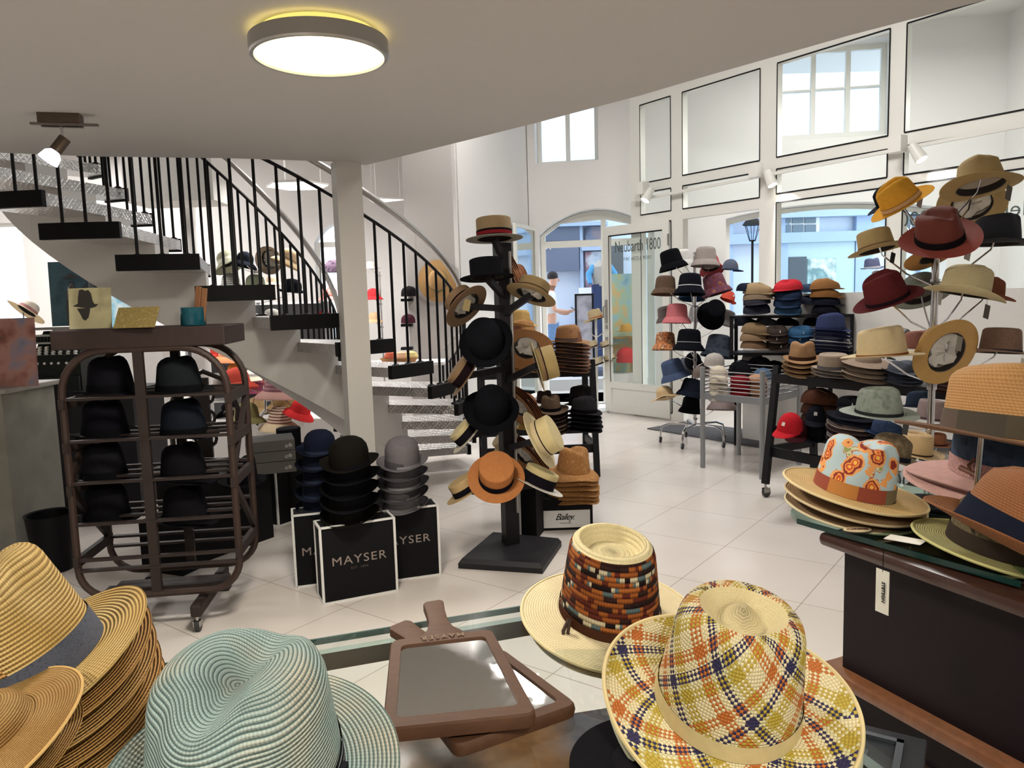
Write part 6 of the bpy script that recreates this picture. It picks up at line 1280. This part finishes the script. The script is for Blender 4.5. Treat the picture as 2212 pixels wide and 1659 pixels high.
# hats seen between the railings of the stairs
s3 = thing('acrylic_stand', 'clear acrylic stand carrying hats seen behind the stair railing', 'hat stand', (atY(560, 700, 8.0).x, 8.0, 0)); hz = atY(560, 560, 8.0).z
MB().tube([(0, 0, 0), (0, 0, hz)], .02, 16).lathe([(.2, 0), (.2, .02)], n=32).build('pole', glass((.95, .97, 1), 1.5), s3); MB().bb((-.32, -.2, .8), (.5, .2, .82)).build('shelf', WHITE, s3, smooth=0)
gB = 'hats on the stand behind the stair railing'
lh(494, 568, 7.9, 70, 'cloche', 'A3A48C', 'pale olive cloche with cream band behind the stair railing', (-6, -24, 0), [('DAD6C4', .03)], armto=s3, group=gB)
lh(528, 566, 7.8, 58, 'cloche', '1E222E', 'dark navy cloche with small brim behind the stair railing', (-8, 14, 0), armto=s3, group=gB)
lh(583, 560, 7.9, 58, 'cloche', 'B5A592', 'taupe hat turned to show its dark lining behind the stair railing', (-70, 10, 0), armto=s3, group=gB, stuffed=True)
lh(620, 562, 7.8, 66, 'cloche', 'C9AC84', 'sand cloche with black piping behind the stair railing', (-8, 26, 0), [('2A2422', .004), ('C9AC84', .006), ('2A2422', .004)], armto=s3, group=gB)
lh(499, 614, 7.9, 62, 'cloche', ringed('8C8C88', 'C6C4BE', .02), 'grey striped cloche low behind the stair railing', (0, 0, 0), armto=s3, group=gB)
lh(552, 618, 7.9, 66, 'cloche', '98A084', 'sage green cloche low behind the stair railing', (0, 0, 0), armto=s3, group=gB)
lh(590, 610, 8.2, 44, 'cloche', 'D9B79A', 'peach cap low behind the stair railing', (0, 0, 0), armto=s3, group=gB)
lh(630, 632, 7.7, 62, 'bowler', '14151C', 'black bowler behind the stair railing', (-2, 6, 0), armto=s3, group=gB)
lh(588, 690, 7.9, 60, 'cloche', 'B9B7B0', 'pale grey cloche low between the steps', (0, 0, 0), group=gB)
def mini_stand(label, x, y, H): r = thing('chrome_hat_stand', label, 'hat stand', (x, y, 0)); MB().tube([(0, 0, .01), (0, 0, H)], .012, 12).lathe([(.2, 0), (.2, .015), (.02, .03)], n=28).build('pole', CHROME, r); return r
s4 = mini_stand('slim chrome stand with patterned and red hats just left of the white pillar', -2.05, 8.75, 1.8); s5 = mini_stand('slim chrome stand with red and beige hats just right of the white pillar', -1.6, 9.5, 1.9)
lh(722, 588, 8.6, 44, 'beanie', mottled(('3A2E44', '6A5468', '2A2434'), 20.0), 'purple patterned turban hat just left of the white pillar', armto=s4, group='hats around the white pillar')
lh(712, 640, 8.6, 54, 'cloche', mottled(('E3D8CC', 'C4453C', 'D9CFC4'), 14.0), 'cream and red flowered hat left of the white pillar', armto=s4, group='hats around the white pillar')
lh(700, 690, 8.8, 50, 'cloche', 'B5282C', 'red hat low left of the white pillar', armto=s4, group='hats around the white pillar')
for px, py, w_, st_, c_, l_ in ((806, 640, 44, 'cloche', 'D03238', 'red hat right of the white pillar'), (800, 578, 46, 'wide', 'C9C2B8', 'pale grey hat high right of the white pillar'), (808, 690, 40, 'cloche', 'D9B48A', 'beige hat low right of the white pillar')): lh(px, py, 9.4, w_, st_, c_, l_, armto=s5, group='hats around the white pillar')
# wall pegs and goods right of the pillar
for i, (px, py) in enumerate(((882, 648), (882, 702), (882, 752))):
    a = atY(px, py, 8.46); pg = thing('wall_peg', f'short black wall shelf at the left edge of the grey pier, {["upper", "middle", "lower"][i]} one', 'shelf', tuple(a), group='black wall shelves'); MB().bb((-.07, -.1, -.015), (.05, 0.04, .015)).build('board', BLACK, pg, smooth=0)
hat(884, 640, 8.4, 36, 'beanie', '1E1A1E', None, 'dark cap on the upper black wall shelf', (0, 0, 0)); hat(882, 698, 8.4, 32, 'beanie', '4A2430', None, 'wine coloured cap on the middle black wall shelf', (0, 0, 0))
sb = thing('display_table', 'white table with basket and scarves behind the stair steps', 'table', (atY(860, 790, 8.0).x, 8.05, 0)); tz_ = atY(860, 782, 8.0).z
MB().bb((-.5, -.25, tz_ - .03), (.5, .25, tz_)).build('top', WHITE, sb, smooth=0)
for x in (-.45, .45):
    for y in (-.2, .2): MB().tube([(x, y, 0), (x, y, tz_ - .03)], .012).build('leg', BLACK, sb)
q = atY(862, 780, 7.95); bsk = thing('basket', 'shallow wicker basket with folded scarves on the white table', 'basket', (q.x, 7.95, tz_)); MB().lathe([(.17, 0), (.2, .05), (.19, .05), (.16, .01)], n=28, caps=False, sy=.7).build('basket', mottled(('9A6A44', 'B5845A'), 90.0), bsk)
for i, (dx, c, l) in enumerate(((-.08, 'C4573C', 'rust red'), (.03, 'E0B08C', 'peach'), (.13, 'E3CC84', 'pale yellow'))): sc_ = thing('scarf', f'{l} folded scarf in the wicker basket', 'scarf', (q.x + dx, 7.95, tz_ + .03), group='scarves in the basket'); MB().lathe([(.06, 0), (.075, .03), (.06, .07), (.02, .085)], n=16, sy=.8).build('cloth', plain(c, .9), sc_)
# hat hanging on the pier
q = atY(945, 606, 8.46); hat(945, 606, 8.44, 84, 'wide', S('C49A62'), [('1E7A5A', .02)], 'large tan straw hat with green band hanging on the grey pier', (84, 0, 0), b=.1)
# tall mirror on the slanting wall
A_, B_ = V((-.53, 8.5, 0)), V((.3, 10.6, 0)); du_ = (B_ - A_).normalized(); s0, z0 = onP(1112, 870, A_, du_); s1, z1 = onP(1146, 492, A_, du_); n_ = du_.cross(V((0, 0, 1)))
mr = thing('wall_mirror', 'tall framed mirror on the slanting white wall behind the hat tree', 'mirror', tuple(A_ + du_ * s0 + n_ * .06)); o_ = A_ + n_ * .06
poly_sheet('frame', rect(s0, s1, z0, z1), [rect(s0 + .05, s1 - .05, z0 + .05, z1 - .05)], .04, FRAME, o_, du_, mr); poly_sheet('mirror_glass', rect(s0 + .04, s1 - .04, z0 + .04, z1 - .04), [], .01, metal('C9D2CE', .03), o_, du_, mr)
# upper gallery glimpse: cupboard box above the stairs
ub = thing('bulkhead_box', 'pale grey box shaped cupboard hanging above the staircase', 'cupboard', (atY(380, 400, 7.2).x, 7.2, atY(436, 432, 7.2).z)); w = atY(436, 400, 7.2).x - atY(300, 400, 7.2).x
MB().bb((-w / 2 - .2, 0, 0), (w / 2 + .05, .5, .65)).build('body', plain('C9C7C2', .7), ub, smooth=0)
MB().bb((-w / 2 - .2, -.02, .65), (w / 2 + .05, .5, 1.2)).build('upper_panel', mottled(('2A1C1C', '181216', 'C4502C', '1E1618'), 3.0), ub, smooth=0)
col_ = MB().lathe([(.09, 0), (.09, 4.8)], (atY(422, 600, 7.9).x, 7.9, 0), 32).build('pillar_round', WHITE); ST_(col_)
# hats outside the arched door and in its side window
hat(1288, 690, 10.0, 56, 'fedora', S('D9C49A'), [('C4744C', .024)], 'straw hat with orange band seen in the arched doorway', (-8, -14, 40)); 
for px, py, w_, c, l in ((1278, 752, 50, 'DCCDAA', 'cream straw boater'), (1312, 748, 44, 'E0D4B8', 'pale boater'), (1288, 790, 56, 'D9CFB4', 'ivory straw boater'), (1318, 778, 40, 'D4C6A4', 'beige boater')): hat(px, py, 9.9, w_, 'boater', S(c), [('241C20', .014)], f'{l} with black band on the white rack in the arched doorway', (-6, -18, 0), group='boaters in the doorway')
wk = thing('white_rack', 'white wire hat rack standing in the arched doorway', 'rack', (atY(1290, 800, 10.0).x, 10.05, 0)); m = MB().tube([(0, 0, 0), (0, 0, atY(1290, 680, 10).z)], .015).lathe([(.22, 0), (.22, .02), (.02, .03)], n=24)
m.build('pole', FRAME, wk); ht_ = atY(1290, 690, 10).z
for z in (.3, .55, .8): MB().tube([(0, 0, ht_ * z), (-.12, -.08, ht_ * z + .1)], .006).build('arm', FRAME, wk); MB().tube([(0, 0, ht_ * z), (.14, -.05, ht_ * z + .1)], .006).build('arm', FRAME, wk)
pa, w, h = stand_card('painting', 'tall narrow abstract painting in blue, green and orange seen through the open door', 'painting', 1322, 1372, 592, 822, 10.1, mottled(('7FB0C8', '9CC4D2', 'A9C8B0', 'D9B87A', '84B4CC'), 5.0), 2, .03)
hat(1352, 716, 9.9, 44, 'fedora', S('D9A94A'), None, 'yellow straw hat seen through the glass of the open door', (0, 0, 60)); hat(1352, 782, 9.95, 42, 'beanie', 'CC3A3C', None, 'red turban seen through the glass of the open door', (0, 0, 0), h=.14)
q = atY(1355, 727, 10.0); yb = thing('small_shelf', 'small wooden shelf on a post under the yellow hat behind the open door', 'shelf', (q.x, 10.0, 0)); MB().bb((-.2, -.1, q.z - .02), (.16, .1, q.z)).tube([(.1, .06, 0), (.1, .06, q.z - .01)], .012).build('board', wood('B08A4A', .5), yb)
ds = thing('display_plinth', 'white plinth behind the open door carrying the red turban', 'plinth', (atY(1350, 830, 10.0).x, 10.0, 0)); MB().bb((-.16, -.12, 0), (.16, .12, atY(1350, 806, 10).z)).build('body', WHITE, ds, smooth=0)
# hats in the shop window right
for px, py, c, l in ((1884, 580, '6A6E94', 'lilac grey trilby with white flower displayed in the shop window'), (1900, 606, 'D9D6D2', 'white hat displayed below the lilac one in the shop window')): hat(px, py, 8.6, 46, 'trilby', c, [('D9D6DC', .02)], l, (0, -4, 0))
for px in (1884, 1900): q = atY(px, 590, 8.6); r_ = thing('hat_rod', 'thin rod carrying a hat in the shop window display, ' + ('left' if px < 1890 else 'right') + ' one', 'hat stand', (q.x, 8.6, 1.0)); MB().tube([(0, 0, -.98), (0, 0, q.z - 1.0)], .006).lathe([(.08, -.98), (.08, -.97)], n=20).build('rod', CHROME, r_)
